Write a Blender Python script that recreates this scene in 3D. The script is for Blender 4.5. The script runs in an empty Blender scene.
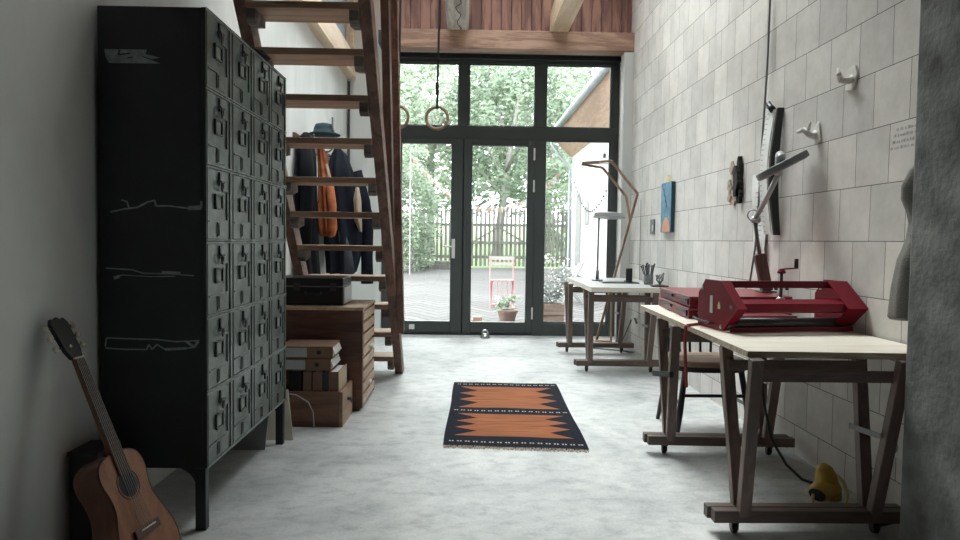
import bpy, math, random
from mathutils import Vector, Matrix, Euler, noise
random.seed(7)
R = math.radians
C = bpy.context.scene.collection
SC = bpy.context.scene

# ------------------------------------------------------------------ materials
def nodes(name):
    m = bpy.data.materials.new(name); m.use_nodes = True
    nt = m.node_tree
    return m, nt, nt.nodes['Principled BSDF'], nt.nodes, nt.links

def ramp(N, stops):
    r = N.new('ShaderNodeValToRGB'); e = r.color_ramp.elements
    while len(e) < len(stops): e.new(0.5)
    for i, (p, c) in enumerate(stops):
        e[i].position = p; e[i].color = (*c, 1)
    return r

def plain(name, col, rough=.6, metal=0., var=.12, scale=6., bump=0., bscale=60., stretch=(1, 1, 1), coat=0.):
    m, nt, b, N, L = nodes(name)
    tc = N.new('ShaderNodeTexCoord'); mp = N.new('ShaderNodeMapping'); mp.inputs['Scale'].default_value = stretch
    L.new(tc.outputs['Object'], mp.inputs['Vector'])
    n = N.new('ShaderNodeTexNoise'); n.inputs['Scale'].default_value = scale; n.inputs['Detail'].default_value = 6
    L.new(mp.outputs[0], n.inputs['Vector'])
    lo = tuple(c*(1-var) for c in col); hi = tuple(min(1, c*(1+var)) for c in col)
    r = ramp(N, [(.3, lo), (.7, hi)]); L.new(n.outputs['Fac'], r.inputs['Fac'])
    L.new(r.outputs['Color'], b.inputs['Base Color'])
    b.inputs['Roughness'].default_value = rough; b.inputs['Metallic'].default_value = metal
    b.inputs['Coat Weight'].default_value = coat
    if bump:
        n2 = N.new('ShaderNodeTexNoise'); n2.inputs['Scale'].default_value = bscale; n2.inputs['Detail'].default_value = 4
        L.new(mp.outputs[0], n2.inputs['Vector'])
        bp = N.new('ShaderNodeBump'); bp.inputs['Strength'].default_value = bump; bp.inputs['Distance'].default_value = .01
        L.new(n2.outputs['Fac'], bp.inputs['Height']); L.new(bp.outputs['Normal'], b.inputs['Normal'])
    return m

def wood(name, c1, c2, axis='Y', rough=.55, scale=9., strong=.5):
    m, nt, b, N, L = nodes(name)
    tc = N.new('ShaderNodeTexCoord'); mp = N.new('ShaderNodeMapping')
    s = {'X': (.12, 1, 1), 'Y': (1, .12, 1), 'Z': (1, 1, .12)}[axis]
    mp.inputs['Scale'].default_value = s
    L.new(tc.outputs['Object'], mp.inputs['Vector'])
    n = N.new('ShaderNodeTexNoise'); n.inputs['Scale'].default_value = scale; n.inputs['Detail'].default_value = 8
    n.inputs['Distortion'].default_value = 1.2
    L.new(mp.outputs[0], n.inputs['Vector'])
    n3 = N.new('ShaderNodeTexNoise'); n3.inputs['Scale'].default_value = scale*9; n3.inputs['Detail'].default_value = 3
    L.new(mp.outputs[0], n3.inputs['Vector'])
    mx = N.new('ShaderNodeMath'); mx.operation = 'MULTIPLY_ADD'; mx.inputs[1].default_value = .35
    L.new(n3.outputs['Fac'], mx.inputs[0]); L.new(n.outputs['Fac'], mx.inputs[2])
    r = ramp(N, [(.675-.06-.06*strong, c2), (.675+.06+.06*strong, c1)]); L.new(mx.outputs[0], r.inputs['Fac'])
    L.new(r.outputs['Color'], b.inputs['Base Color'])
    b.inputs['Roughness'].default_value = rough
    bp = N.new('ShaderNodeBump'); bp.inputs['Strength'].default_value = .15; bp.inputs['Distance'].default_value = .004
    L.new(mx.outputs[0], bp.inputs['Height']); L.new(bp.outputs['Normal'], b.inputs['Normal'])
    return m

def mat_blocks():
    m, nt, b, N, L = nodes('calcium_silicate_blocks')
    tc = N.new('ShaderNodeTexCoord'); sp = N.new('ShaderNodeSeparateXYZ'); L.new(tc.outputs['Object'], sp.inputs[0])
    cb = N.new('ShaderNodeCombineXYZ')
    ax = N.new('ShaderNodeMath'); ax.operation = 'ADD'; ax.inputs[1].default_value = 20.085
    az = N.new('ShaderNodeMath'); az.operation = 'ADD'; az.inputs[1].default_value = -.159 + .248*20
    L.new(sp.outputs['Y'], ax.inputs[0]); L.new(sp.outputs['Z'], az.inputs[0])
    # joints wander a little
    nw = N.new('ShaderNodeTexNoise'); nw.inputs['Scale'].default_value = 3.5; nw.inputs['Detail'].default_value = 2
    L.new(tc.outputs['Object'], nw.inputs['Vector'])
    wa = N.new('ShaderNodeMath'); wa.operation = 'MULTIPLY_ADD'; wa.inputs[1].default_value = .012
    L.new(nw.outputs['Fac'], wa.inputs[0]); L.new(ax.outputs[0], wa.inputs[2])
    L.new(wa.outputs[0], cb.inputs['X']); L.new(az.outputs[0], cb.inputs['Y'])
    br = N.new('ShaderNodeTexBrick'); br.offset = .5; br.offset_frequency = 2; br.squash = 1
    br.inputs['Scale'].default_value = 1; br.inputs['Brick Width'].default_value = .25
    br.inputs['Row Height'].default_value = .248; br.inputs['Mortar Size'].default_value = .0022
    br.inputs['Mortar Smooth'].default_value = .25; br.inputs['Bias'].default_value = 0
    br.inputs['Color1'].default_value = (.74, .715, .685, 1); br.inputs['Color2'].default_value = (.60, .585, .565, 1)
    br.inputs['Mortar'].default_value = (.13, .12, .115, 1)
    L.new(cb.outputs[0], br.inputs['Vector'])
    n = N.new('ShaderNodeTexNoise'); n.inputs['Scale'].default_value = 5; n.inputs['Detail'].default_value = 9; n.inputs['Roughness'].default_value = .7
    L.new(tc.outputs['Object'], n.inputs['Vector'])
    r = ramp(N, [(.25, (.80, .79, .77)), (.7, (1.08, 1.07, 1.06))]); L.new(n.outputs['Fac'], r.inputs['Fac'])
    mx = N.new('ShaderNodeMix'); mx.data_type = 'RGBA'; mx.blend_type = 'MULTIPLY'; mx.inputs[0].default_value = 1
    L.new(br.outputs['Color'], mx.inputs[6]); L.new(r.outputs['Color'], mx.inputs[7])
    L.new(mx.outputs[2], b.inputs['Base Color'])
    b.inputs['Roughness'].default_value = .85
    n2 = N.new('ShaderNodeTexNoise'); n2.inputs['Scale'].default_value = 40; n2.inputs['Detail'].default_value = 6
    L.new(tc.outputs['Object'], n2.inputs['Vector'])
    sb = N.new('ShaderNodeMath'); sb.operation = 'MULTIPLY_ADD'; sb.inputs[1].default_value = -1.; 
    ml = N.new('ShaderNodeMath'); ml.operation = 'MULTIPLY'; ml.inputs[1].default_value = .18
    L.new(n2.outputs['Fac'], ml.inputs[0]); L.new(br.outputs['Fac'], sb.inputs[0]); L.new(ml.outputs[0], sb.inputs[2])
    bp = N.new('ShaderNodeBump'); bp.inputs['Strength'].default_value = .7; bp.inputs['Distance'].default_value = .006
    L.new(sb.outputs[0], bp.inputs['Height']); L.new(bp.outputs['Normal'], b.inputs['Normal'])
    return m

def mat_floor():
    m, nt, b, N, L = nodes('polished_concrete')
    tc = N.new('ShaderNodeTexCoord')
    def nz(s, d, dist=0., sc=(1, 1, 1)):
        mp = N.new('ShaderNodeMapping'); mp.inputs['Scale'].default_value = sc; L.new(tc.outputs['Object'], mp.inputs['Vector'])
        n = N.new('ShaderNodeTexNoise'); n.inputs['Scale'].default_value = s; n.inputs['Detail'].default_value = d
        n.inputs['Distortion'].default_value = dist; n.inputs['Roughness'].default_value = .65
        L.new(mp.outputs[0], n.inputs['Vector']); return n
    a = nz(1.3, 8, .6); c = nz(9, 8, .3, (1, 1.4, 1)); d = nz(80, 3)
    r1 = ramp(N, [(.3, (.38, .40, .405)), (.55, (.575, .585, .58)), (.75, (.69, .695, .685))]); L.new(a.outputs['Fac'], r1.inputs['Fac'])
    r2 = ramp(N, [(.28, (.66, .67, .68)), (.5, (.95, .95, .95)), (.75, (1.08, 1.07, 1.05))]); L.new(c.outputs['Fac'], r2.inputs['Fac'])
    r3 = ramp(N, [(.3, (.88, .88, .88)), (.6, (1.03, 1.03, 1.03))]); L.new(d.outputs['Fac'], r3.inputs['Fac'])
    m1 = N.new('ShaderNodeMix'); m1.data_type = 'RGBA'; m1.blend_type = 'MULTIPLY'; m1.inputs[0].default_value = 1
    L.new(r1.outputs[0], m1.inputs[6]); L.new(r2.outputs[0], m1.inputs[7])
    m2 = N.new('ShaderNodeMix'); m2.data_type = 'RGBA'; m2.blend_type = 'MULTIPLY'; m2.inputs[0].default_value = 1
    L.new(m1.outputs[2], m2.inputs[6]); L.new(r3.outputs[0], m2.inputs[7])
    L.new(m2.outputs[2], b.inputs['Base Color'])
    b.inputs['Roughness'].default_value = .6; b.inputs['Specular IOR Level'].default_value = .25
    bp = N.new('ShaderNodeBump'); bp.inputs['Strength'].default_value = .12; bp.inputs['Distance'].default_value = .003
    L.new(c.outputs['Fac'], bp.inputs['Height']); L.new(bp.outputs['Normal'], b.inputs['Normal'])
    return m

def mat_paving():
    m, nt, b, N, L = nodes('herringbone_paving')
    tc = N.new('ShaderNodeTexCoord'); sp = N.new('ShaderNodeSeparateXYZ'); L.new(tc.outputs['Object'], sp.inputs[0])
    # zigzag rows: v = y + |saw(x)|
    pp = N.new('ShaderNodeMath'); pp.operation = 'PINGPONG'; pp.inputs[1].default_value = .42; L.new(sp.outputs['X'], pp.inputs[0])
    ad = N.new('ShaderNodeMath'); ad.operation = 'ADD'; p2 = N.new('ShaderNodeMath'); p2.operation = 'MULTIPLY'; p2.inputs[1].default_value = 1.7; L.new(pp.outputs[0], p2.inputs[0])
    L.new(sp.outputs['Y'], ad.inputs[0]); L.new(p2.outputs[0], ad.inputs[1])
    cb = N.new('ShaderNodeCombineXYZ'); L.new(sp.outputs['X'], cb.inputs['X']); L.new(ad.outputs[0], cb.inputs['Y'])
    br = N.new('ShaderNodeTexBrick'); br.inputs['Scale'].default_value = 1; br.inputs['Brick Width'].default_value = 60.
    br.inputs['Row Height'].default_value = .36; br.inputs['Mortar Size'].default_value = .035; br.offset = 0
    br.inputs['Color1'].default_value = (.105, .103, .10, 1); br.inputs['Color2'].default_value = (.078, .077, .076, 1)
    br.inputs['Mortar'].default_value = (.030, .030, .029, 1)
    L.new(cb.outputs[0], br.inputs['Vector']); L.new(br.outputs['Color'], b.inputs['Base Color'])
    b.inputs['Roughness'].default_value = 1.; b.inputs['Specular IOR Level'].default_value = .1
    return m

def mat_leaf(name, c1, c2, trans=.35):
    m, nt, b, N, L = nodes(name)
    g = N.new('ShaderNodeNewGeometry')
    r = ramp(N, [(0., c1), (1., c2)]); L.new(g.outputs['Random Per Island'], r.inputs['Fac'])
    L.new(r.outputs[0], b.inputs['Base Color']); b.inputs['Roughness'].default_value = .6
    tr = N.new('ShaderNodeBsdfTranslucent'); L.new(r.outputs[0], tr.inputs['Color'])
    mx = N.new('ShaderNodeMixShader'); mx.inputs[0].default_value = trans
    L.new(b.outputs[0], mx.inputs[1]); L.new(tr.outputs[0], mx.inputs[2])
    L.new(mx.outputs[0], N['Material Output'].inputs['Surface'])
    return m

def mat_glass():
    m, nt, b, N, L = nodes('window_glass'); N.remove(b)
    t = N.new('ShaderNodeBsdfTransparent'); t.inputs['Color'].default_value = (.95, .97, .96, 1)
    g = N.new('ShaderNodeBsdfGlossy'); g.inputs['Roughness'].default_value = .02
    f = N.new('ShaderNodeFresnel'); f.inputs['IOR'].default_value = 1.45
    mx = N.new('ShaderNodeMixShader'); L.new(f.outputs[0], mx.inputs[0]); L.new(t.outputs[0], mx.inputs[1]); L.new(g.outputs[0], mx.inputs[2])
    L.new(mx.outputs[0], N['Material Output'].inputs['Surface'])
    return m

def mat_plaster(name, col, stretch=(1, 1, .35), amp=.1):
    m, nt, b, N, L = nodes(name)
    tc = N.new('ShaderNodeTexCoord'); mp = N.new('ShaderNodeMapping'); mp.inputs['Scale'].default_value = stretch
    L.new(tc.outputs['Object'], mp.inputs['Vector'])
    n = N.new('ShaderNodeTexNoise'); n.inputs['Scale'].default_value = 3; n.inputs['Detail'].default_value = 8; n.inputs['Distortion'].default_value = .8
    L.new(mp.outputs[0], n.inputs['Vector'])
    r = ramp(N, [(.3, tuple(c*(1-amp) for c in col)), (.65, tuple(min(1, c*(1+amp*.5)) for c in col))]); L.new(n.outputs['Fac'], r.inputs['Fac'])
    L.new(r.outputs[0], b.inputs['Base Color']); b.inputs['Roughness'].default_value = .8
    bp = N.new('ShaderNodeBump'); bp.inputs['Strength'].default_value = .15; bp.inputs['Distance'].default_value = .01
    L.new(n.outputs['Fac'], bp.inputs['Height']); L.new(bp.outputs['Normal'], b.inputs['Normal'])
    return m

M = dict(
    blocks=mat_blocks(), floor=mat_floor(), paving=mat_paving(), glass=mat_glass(),
    plaster=mat_plaster('white_lime_plaster', (.72, .74, .72)),
    plaster_grey=mat_plaster('grey_plaster', (.20, .21, .22)),
    pier=mat_plaster('pale_pier_plaster', (.55, .55, .53)),
    concrete=plain('rough_concrete', (.165, .172, .166), .85, var=.5, scale=7, bump=.5, bscale=35),
    frame=plain('dark_grey_green_paint', (.052, .062, .060), .5, var=.06),
    white_metal=plain('white_metal', (.75, .75, .73), .4),
    steel=plain('brushed_steel', (.55, .55, .55), .3, 1.),
    dark_steel=plain('dark_steel', (.08, .08, .085), .4, .8),
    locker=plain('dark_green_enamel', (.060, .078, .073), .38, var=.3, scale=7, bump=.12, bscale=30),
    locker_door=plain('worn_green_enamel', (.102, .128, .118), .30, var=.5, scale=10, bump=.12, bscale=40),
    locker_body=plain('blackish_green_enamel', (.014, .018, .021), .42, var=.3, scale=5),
    tape=plain('old_tape_residue', (.26, .31, .32), .8, var=.3, scale=30),
    ink=plain('black_ink', (.012, .014, .016), .7),
    lit_edge=plain('edge_highlight', (.19, .215, .205), .4, var=.4, scale=20), card=plain('grey_card', (.36, .39, .35), .8, var=.3, scale=14),  # first tone paints the highlights along the locker ridges
    black=plain('black_paint', (.012, .012, .013), .45),
    black_plastic=plain('black_plastic', (.014, .014, .016), .4),
    rubber=plain('black_rubber', (.02, .02, .02), .6),
    stair=wood('larch_stair_wood', (.20, .105, .075), (.11, .055, .040), 'Y', .5),
    tread=wood('lit_tread_wood', (.38, .255, .175), (.25, .155, .105), 'X', .5),  # stair wood made paler where the treads catch the light
    cleat=wood('grey_cleat_wood', (.22, .19, .17), (.10, .085, .08), 'X', .8),
    planks=wood('brown_larch_boards', (.30, .155, .115), (.15, .07, .055), 'Z', .6, 8),
    lintel=wood('brown_lintel_wood', (.42, .265, .185), (.25, .14, .10), 'X', .6),
    joist_old=wood('weathered_joist', (.66, .61, .55), (.36, .32, .28), 'Y', .85, 11, .8),
    joist_new=wood('pale_spruce', (.78, .63, .47), (.64, .49, .34), 'Y', .6),
    trestle=wood('trestle_wood', (.175, .122, .104), (.105, .074, .063), 'Z', .5),
    trestle_x=wood('trestle_wood_x', (.165, .115, .098), (.10, .07, .06), 'X', .5),
    ply=wood('pale_birch_ply', (.80, .75, .655), (.68, .62, .525), 'X', .42, 5, .6),
    ply_edge=wood('ply_edge', (.50, .41, .31), (.33, .26, .19), 'X', .6, 30),
    lino=plain('grey_lino_top', (.42, .43, .43), .4, var=.1),
    chest=wood('red_brown_ply', (.165, .075, .053), (.075, .034, .027), 'X', .45, 7, 1.),
    drawer=wood('pale_drawer_front', (.56, .42, .29), (.40, .28, .18), 'Y', .5),
    crate=wood('brown_crate_wood', (.23, .12, .075), (.14, .068, .042), 'X', .5),
    crate_lit=wood('crate_wood_lit', (.42, .27, .17), (.26, .15, .09), 'Y', .5),  # paler copy of the crate wood, painted as the lit face
    kraft=plain('kraft_binder_card', (.22, .13, .085), .75, var=.1),
    kraft_lit=plain('lit_kraft_card', (.48, .38, .26), .8, var=.08),  # kraft lightened for the file box side that faces the light
    label=plain('label_paper', (.50, .52, .50), .8, var=.05),
    paper=plain('white_paper', (.74, .74, .72), .8, var=.05),
    paper_ink=plain('grey_print', (.33, .34, .35), .8),
    sheet=plain('ivory_board', (.66, .62, .50), .8, var=.06),
    greyboard=plain('grey_board', (.30, .31, .32), .8),
    red=plain('wine_red_enamel', (.15, .0035, .014), .4, var=.12, scale=4),
    red_sheen=plain('red_enamel_sheen', (.19, .022, .032), .36, var=.15, scale=5),  # sheen on the case lids mixed into the red
    roller=plain('dark_rubber_roller', (.05, .05, .055), .45, var=.15, scale=12),
    roller_steel=plain('grey_steel_roller', (.25, .26, .27), .35, .7),
    strap=plain('red_webbing', (.30, .05, .05), .8),
    rug_navy=plain('navy_wool', (.007, .009, .016), .95, var=.3, scale=30, bump=.4, bscale=200),
    rug_orange=plain('burnt_orange_wool', (.27, .098, .045), .95, var=.3, scale=10, bump=.4, bscale=150, stretch=(.35, 3.5, 1)),
    rug_white=plain('ecru_wool', (.40, .37, .33), .95),
    fringe=plain('rug_fringe', (.40, .33, .26), .95, var=.3, scale=30),
    guitar_top=wood('cedar_guitar_top', (.27, .105, .043), (.195, .072, .030), 'Z', .28, 14),
    guitar_side=wood('mahogany_side', (.20, .075, .034), (.13, .045, .022), 'Z', .25, 8),
    neck=wood('dark_neck', (.085, .035, .02), (.045, .018, .012), 'Z', .4),
    bone=plain('bone', (.60, .56, .44), .4),
    lamp_grey=plain('lamp_grey_metal', (.17, .18, .185), .4, .3),
    lamp_pale=plain('lamp_pale_metal', (.42, .43, .43), .35, .4),
    lamp_wood=wood('lamp_block_wood', (.16, .095, .08), (.09, .05, .045), 'Z', .6),
    zig_wood=wood('zigzag_lamp_wood', (.34, .215, .14), (.21, .125, .085), 'Z', .5),
    zig_pale=wood('zigzag_base_wood', (.55, .38, .24), (.42, .28, .17), 'Z', .5),
    paint_blue=plain('blue_canvas', (.085, .22, .31), .7, var=.35, scale=14),
    paint_dark=plain('navy_canvas', (.02, .05, .075), .7, var=.3, scale=20),
    paint_orange=plain('salmon_canvas', (.62, .28, .17), .7),
    photo_dark=plain('dark_print', (.06, .065, .07), .5, var=.5, scale=40),
    bark=plain('charred_bark', (.02, .018, .017), .9, bump=.8, bscale=60),
    flake=plain('pale_flakes', (.40, .33, .26), .9, var=.3, scale=50),
    plaster_peg=plain('white_plaster_hook', (.66, .65, .61), .7, var=.1, scale=40),
    felt=plain('grey_felt', (.225, .22, .205), .95, var=.12, bump=.3, bscale=120),
    coat_black=plain('black_wool_coat', (.007, .0075, .010), .9, var=.2, bump=.25, bscale=90),
    coat_navy=plain('navy_jacket', (.009, .011, .018), .8, var=.25, scale=12),
    coat_grey=plain('slate_lining', (.06, .065, .075), .85),
    coat_orange=plain('rust_orange_cloth', (.38, .125, .055), .85, var=.35, scale=14),
    beige=plain('beige_cloth', (.40, .32, .24), .9),
    brown=plain('brown_leather', (.17, .075, .05), .6),
    teal=plain('dark_teal_felt', (.022, .045, .055), .9),
    black_cloth=plain('black_cloth', (.016, .017, .02), .9),
    yellow=plain('yellow_plastic', (.50, .33, .055), .5, var=.1),
    yellow_pale=plain('pale_yellow_tube', (.62, .50, .20), .45),
    white_plastic=plain('white_plastic', (.62, .62, .60), .45),
    socket_grey=plain('socket_grey', (.22, .22, .22), .5),
    ring_wood=wood('ring_wood', (.26, .18, .12), (.17, .11, .075), 'X', .5, 14),
    chair_seat=wood('chair_seat_wood', (.42, .30, .22), (.30, .20, .14), 'X', .5),
    jar=plain('pewter_jar', (.20, .21, .215), .4, .4, var=.3, scale=30),
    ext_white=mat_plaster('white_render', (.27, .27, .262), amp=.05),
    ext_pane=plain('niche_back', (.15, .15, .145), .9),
    ext_shade=plain('niche_render_shaded', (.12, .12, .115), .9),  # white render darkened to paint the shade inside the niches
    soffit=wood('soffit_boards', (.25, .165, .115), (.17, .11, .075), 'Y', .7, 6),
    zinc=plain('zinc', (.20, .215, .225), .5, .2),
    fence=wood('weathered_fence', (.125, .122, .108), (.075, .074, .064), 'Z', .9, 6),
    leaf1=mat_leaf('hazed_leaf', (.13, .17, .125), (.31, .37, .27), .5),  # leaf tones here and below lightened to paint in the outdoor haze
    leaf2=mat_leaf('hazed_deep_leaf', (.10, .14, .10), (.27, .33, .24), .5),
    leaf3=mat_leaf('hazed_pale_leaf', (.19, .23, .18), (.40, .45, .35), .5),
    leaf4=mat_leaf('lavender_leaf', (.06, .075, .065), (.22, .235, .22)),
    flower=plain('white_petals', (.75, .74, .72), .8),
    bark_tree=plain('tree_bark', (.20, .19, .175), .9, bump=.6, bscale=20),
    meadow=plain('meadow_grass', (.10, .15, .055), .95, var=.35, scale=2),
    terracotta=plain('pale_terracotta', (.17, .10, .075), .8),
    planter=wood('planter_boards', (.16, .11, .085), (.11, .07, .052), 'X', .8),
    pink=plain('faded_pink_paint', (.36, .13, .14), .5),
    slat=plain('white_slats', (.26, .24, .22), .7),
    flag1=plain('flag_rose', (.24, .12, .10), .8), flag2=plain('flag_cream', (.27, .22, .17), .8),
    soil=plain('soil', (.04, .03, .022), .95),
    brick=plain('old_brick', (.28, .17, .13), .9),
)

for k_ in ('coat_black', 'coat_navy', 'coat_grey', 'black_cloth', 'rug_navy', 'rug_orange', 'coat_orange', 'felt'):
    M[k_].node_tree.nodes['Principled BSDF'].inputs['Specular IOR Level'].default_value = .12
M['red'].node_tree.nodes['Principled BSDF'].inputs['Specular IOR Level'].default_value = .25

# ------------------------------------------------------------------ mesh helper
class MB:
    def __init__(s): s.v = []; s.f = []; s.mi = []; s.cur = 0
    def _add(s, vs, fs):
        o = len(s.v); s.v += [Vector(v) for v in vs]
        for f in fs: s.f.append(tuple(i+o for i in f)); s.mi.append(s.cur)
        return s
    def m(s, i): s.cur = i; return s
    def box(s, x0, x1, y0, y1, z0, z1, mat=None):
        vs = [(x, y, z) for z in (z0, z1) for y in (y0, y1) for x in (x0, x1)]
        if mat is not None: vs = [mat @ Vector(v) for v in vs]
        return s._add(vs, [(0, 2, 3, 1), (4, 5, 7, 6), (0, 1, 5, 4), (2, 6, 7, 3), (0, 4, 6, 2), (1, 3, 7, 5)])
    def bar(s, p0, p1, w, h, up=(0, 0, 1)):
        p0 = Vector(p0); p1 = Vector(p1); d = (p1-p0).normalized(); up = Vector(up)
        if abs(d.dot(up)) > .98: up = Vector((0, 1, 0))
        a = d.cross(up).normalized(); b = a.cross(d).normalized()
        vs = []
        for p in (p0, p1):
            for sa, sb in ((-1, -1), (1, -1), (1, 1), (-1, 1)): vs.append(p + a*sa*w/2 + b*sb*h/2)
        return s._add(vs, [(0, 1, 2, 3), (7, 6, 5, 4), (0, 4, 5, 1), (1, 5, 6, 2), (2, 6, 7, 3), (3, 7, 4, 0)])
    def tube(s, pts, r, n=10, caps=True):
        pts = [Vector(p) for p in pts]; rs = r if isinstance(r, (list, tuple)) else [r]*len(pts)
        vs = []; fs = []; prev = None
        for i, p in enumerate(pts):
            d = (pts[min(i+1, len(pts)-1)] - pts[max(i-1, 0)]).normalized()
            if prev is None:
                u = Vector((0, 0, 1)) if abs(d.z) < .9 else Vector((1, 0, 0))
                a = d.cross(u).normalized()
            else: a = (prev - d*prev.dot(d)).normalized()
            prev = a; b = d.cross(a)
            for k in range(n):
                t = 2*math.pi*k/n; vs.append(p + (a*math.cos(t) + b*math.sin(t))*rs[i])
        for i in range(len(pts)-1):
            for k in range(n):
                k2 = (k+1) % n; fs.append((i*n+k, i*n+k2, (i+1)*n+k2, (i+1)*n+k))
        if caps: fs.append(tuple(range(n-1, -1, -1))); fs.append(tuple((len(pts)-1)*n+k for k in range(n)))
        return s._add(vs, fs)
    def cyl(s, p0, p1, r, n=20, r1=None): return s.tube([p0, p1], [r, r if r1 is None else r1], n)
    def torus(s, c, Rr, r, ax=(0, 1, 0), n=36, k=8):
        ax = Vector(ax).normalized(); u = Vector((0, 0, 1)) if abs(ax.z) < .9 else Vector((1, 0, 0))
        a = ax.cross(u).normalized(); b = ax.cross(a); c = Vector(c); vs = []; fs = []
        for i in range(n):
            t = 2*math.pi*i/n; d = a*math.cos(t) + b*math.sin(t)
            for j in range(k):
                q = 2*math.pi*j/k; vs.append(c + d*(Rr + r*math.cos(q)) + ax*r*math.sin(q))
        for i in range(n):
            for j in range(k):
                fs.append((i*k+j, ((i+1) % n)*k+j, ((i+1) % n)*k+(j+1) % k, i*k+(j+1) % k))
        return s._add(vs, fs)
    def prism(s, poly, fn, t0, t1):
        """poly in 2D, fn(a, b, t) -> 3D"""
        n = len(poly); vs = [fn(a, b, t0) for a, b in poly] + [fn(a, b, t1) for a, b in poly]
        fs = [tuple(range(n-1, -1, -1)), tuple(range(n, 2*n))] + [(i, (i+1) % n, n+(i+1) % n, n+i) for i in range(n)]
        return s._add(vs, fs)
    def lathe(s, prof, c=(0, 0, 0), n=24):
        c = Vector(c); vs = []; fs = []
        for r, z in prof:
            for k in range(n):
                t = 2*math.pi*k/n; vs.append(c + Vector((r*math.cos(t), r*math.sin(t), z)))
        for i in range(len(prof)-1):
            for k in range(n):
                k2 = (k+1) % n; fs.append((i*n+k, i*n+k2, (i+1)*n+k2, (i+1)*n+k))
        fs.append(tuple(range(n-1, -1, -1))); fs.append(tuple((len(prof)-1)*n+k for k in range(n)))
        return s._add(vs, fs)
    def quad(s, a, b, c, d): return s._add([a, b, c, d], [(0, 1, 2, 3)])
    def loft(s, rings):
        n = len(rings[0]); vs = [p for r in rings for p in r]; fs = []
        for i in range(len(rings)-1):
            for k in range(n): fs.append((i*n+k, i*n+(k+1) % n, (i+1)*n+(k+1) % n, (i+1)*n+k))
        fs.append(tuple(range(n-1, -1, -1))); fs.append(tuple((len(rings)-1)*n+k for k in range(n)))
        return s._add(vs, fs)
    def xf(s, mat): s.v = [mat @ v for v in s.v]; return s
    def build(s, name, mats, parent=None, bevel=0., smooth=False, origin=None, sub=0):
        me = bpy.data.meshes.new(name)
        o = Vector((0, 0, 0))
        if origin is not None: o = Vector(origin)
        elif parent is not None: o = Vector(parent.get('_o', (0, 0, 0)))
        me.from_pydata([v - o for v in s.v], [], s.f)
        if not isinstance(mats, (list, tuple)): mats = [mats]
        for mm in mats: me.materials.append(mm if not isinstance(mm, str) else M[mm])
        for p, i in zip(me.polygons, s.mi): p.material_index = min(i, len(mats)-1); p.use_smooth = smooth
        me.update()
        import bmesh
        bm = bmesh.new(); bm.from_mesh(me); bmesh.ops.recalc_face_normals(bm, faces=bm.faces); bm.to_mesh(me); bm.free()
        ob = bpy.data.objects.new(name, me); C.objects.link(ob)
        if parent is not None:
            ob.parent = parent; ob['_o'] = list(o)
        else:
            ob.location = o; ob['_o'] = list(o)
        if bevel:
            b = ob.modifiers.new('edge', 'BEVEL'); b.width = bevel; b.segments = 2; b.limit_method = 'ANGLE'; b.angle_limit = R(40)
        if sub:
            b = ob.modifiers.new('smooth', 'SUBSURF'); b.levels = sub; b.render_levels = sub
        return ob

def tag(o, label, cat, group=None, kind=None):
    o['label'] = label; o['category'] = cat
    if group: o['group'] = group
    if kind: o['kind'] = kind
    return o
def empty(name, loc, label, cat, group=None):
    o = bpy.data.objects.new(name, None); C.objects.link(o); o.location = loc; o['_o'] = list(loc)
    o.empty_display_size = .1
    return tag(o, label, cat, group)
def struct(o, label=None, cat=None):
    o['kind'] = 'structure'
    if label: o['label'] = label
    if cat: o['category'] = cat
    return o
def sbox(name, x0, x1, y0, y1, z0, z1, m, label, cat, bevel=0.):
    return struct(MB().box(x0, x1, y0, y1, z0, z1).build(name, m, bevel=bevel), label, cat)
def sempty(name, loc, label, cat):
    o = empty(name, loc, label, cat); o['kind'] = 'structure'; return o
def copy_tree(o, parent=None):
    c = o.copy(); C.objects.link(c)
    if parent is not None: c.parent = parent
    for ch in list(o.children): copy_tree(ch, c)
    return c

# ------------------------------------------------------------------ room shell
ZR = 4.6
XL, XR, YB, YF = -1.40, 1.79, 8.2, -3.6
sbox('floor', -1.6, 2.0, YF, 8.32, -.15, 0, 'floor', 'pale grey polished concrete floor of the workshop', 'floor')
sbox('wall_left', -1.6, XL, YF, 8.4, 0, 3.25, 'plaster', 'white plastered wall behind the lockers and coats', 'wall')
sbox('wall_left_upper', -1.6, XL, YF, 8.4, 3.25, ZR, 'plaster_grey', 'dark grey wall above the pale ledger beam', 'wall')
wr = sbox('wall_right', XR, 2.0, YF, 8.4, 0, ZR, 'blocks', 'pale grey block wall with dark joints behind the work tables', 'wall')
sbox('wall_front', -1.6, 2.0, YF-.15, YF, 0, ZR, 'plaster_grey', 'plain grey wall closing the room opposite the glazed door', 'wall')
sbox('wall_back', XL, -1.0, 8.12, 8.4, 0, ZR, 'plaster', 'white wall return between the corner and the glazed door', 'wall')
# gable boards above the lintel, one mesh of vertical boards
b = MB(); x = -.85
k = 0
while x < XR - .01:
    w = min(.110, XR-x); b.box(x, x+w-.006, 7.64-.004*(k % 2), 7.74, 3.38, ZR); x += w; k += 1
b.box(-.85, XR, 7.70, 7.78, 3.30, ZR)
struct(b.build('wall_gable', 'planks', bevel=.003), 'red-brown vertical board cladding above the window beam', 'wall')
struct(MB().box(-.85, XR, 7.50, 7.70, 3.19, 3.388).build('lintel', 'lintel', bevel=.006), 'brown timber lintel across the top of the glazing', 'beam')
struct(MB().box(-1.0, XR, 7.781, 8.4, 3.31, 3.45).build('trim_5', 'frame'), 'shade-darkened soffit between the lintel and the garden glazing', 'soffit')  # dark tone stands for the shade behind the lintel
struct(MB().box(-.225, .005, 2.95, 7.62, 3.384, 3.62).build('beam', 'joist_old', bevel=.012), 'grey weathered ceiling joist with a long crack', 'beam')
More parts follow.
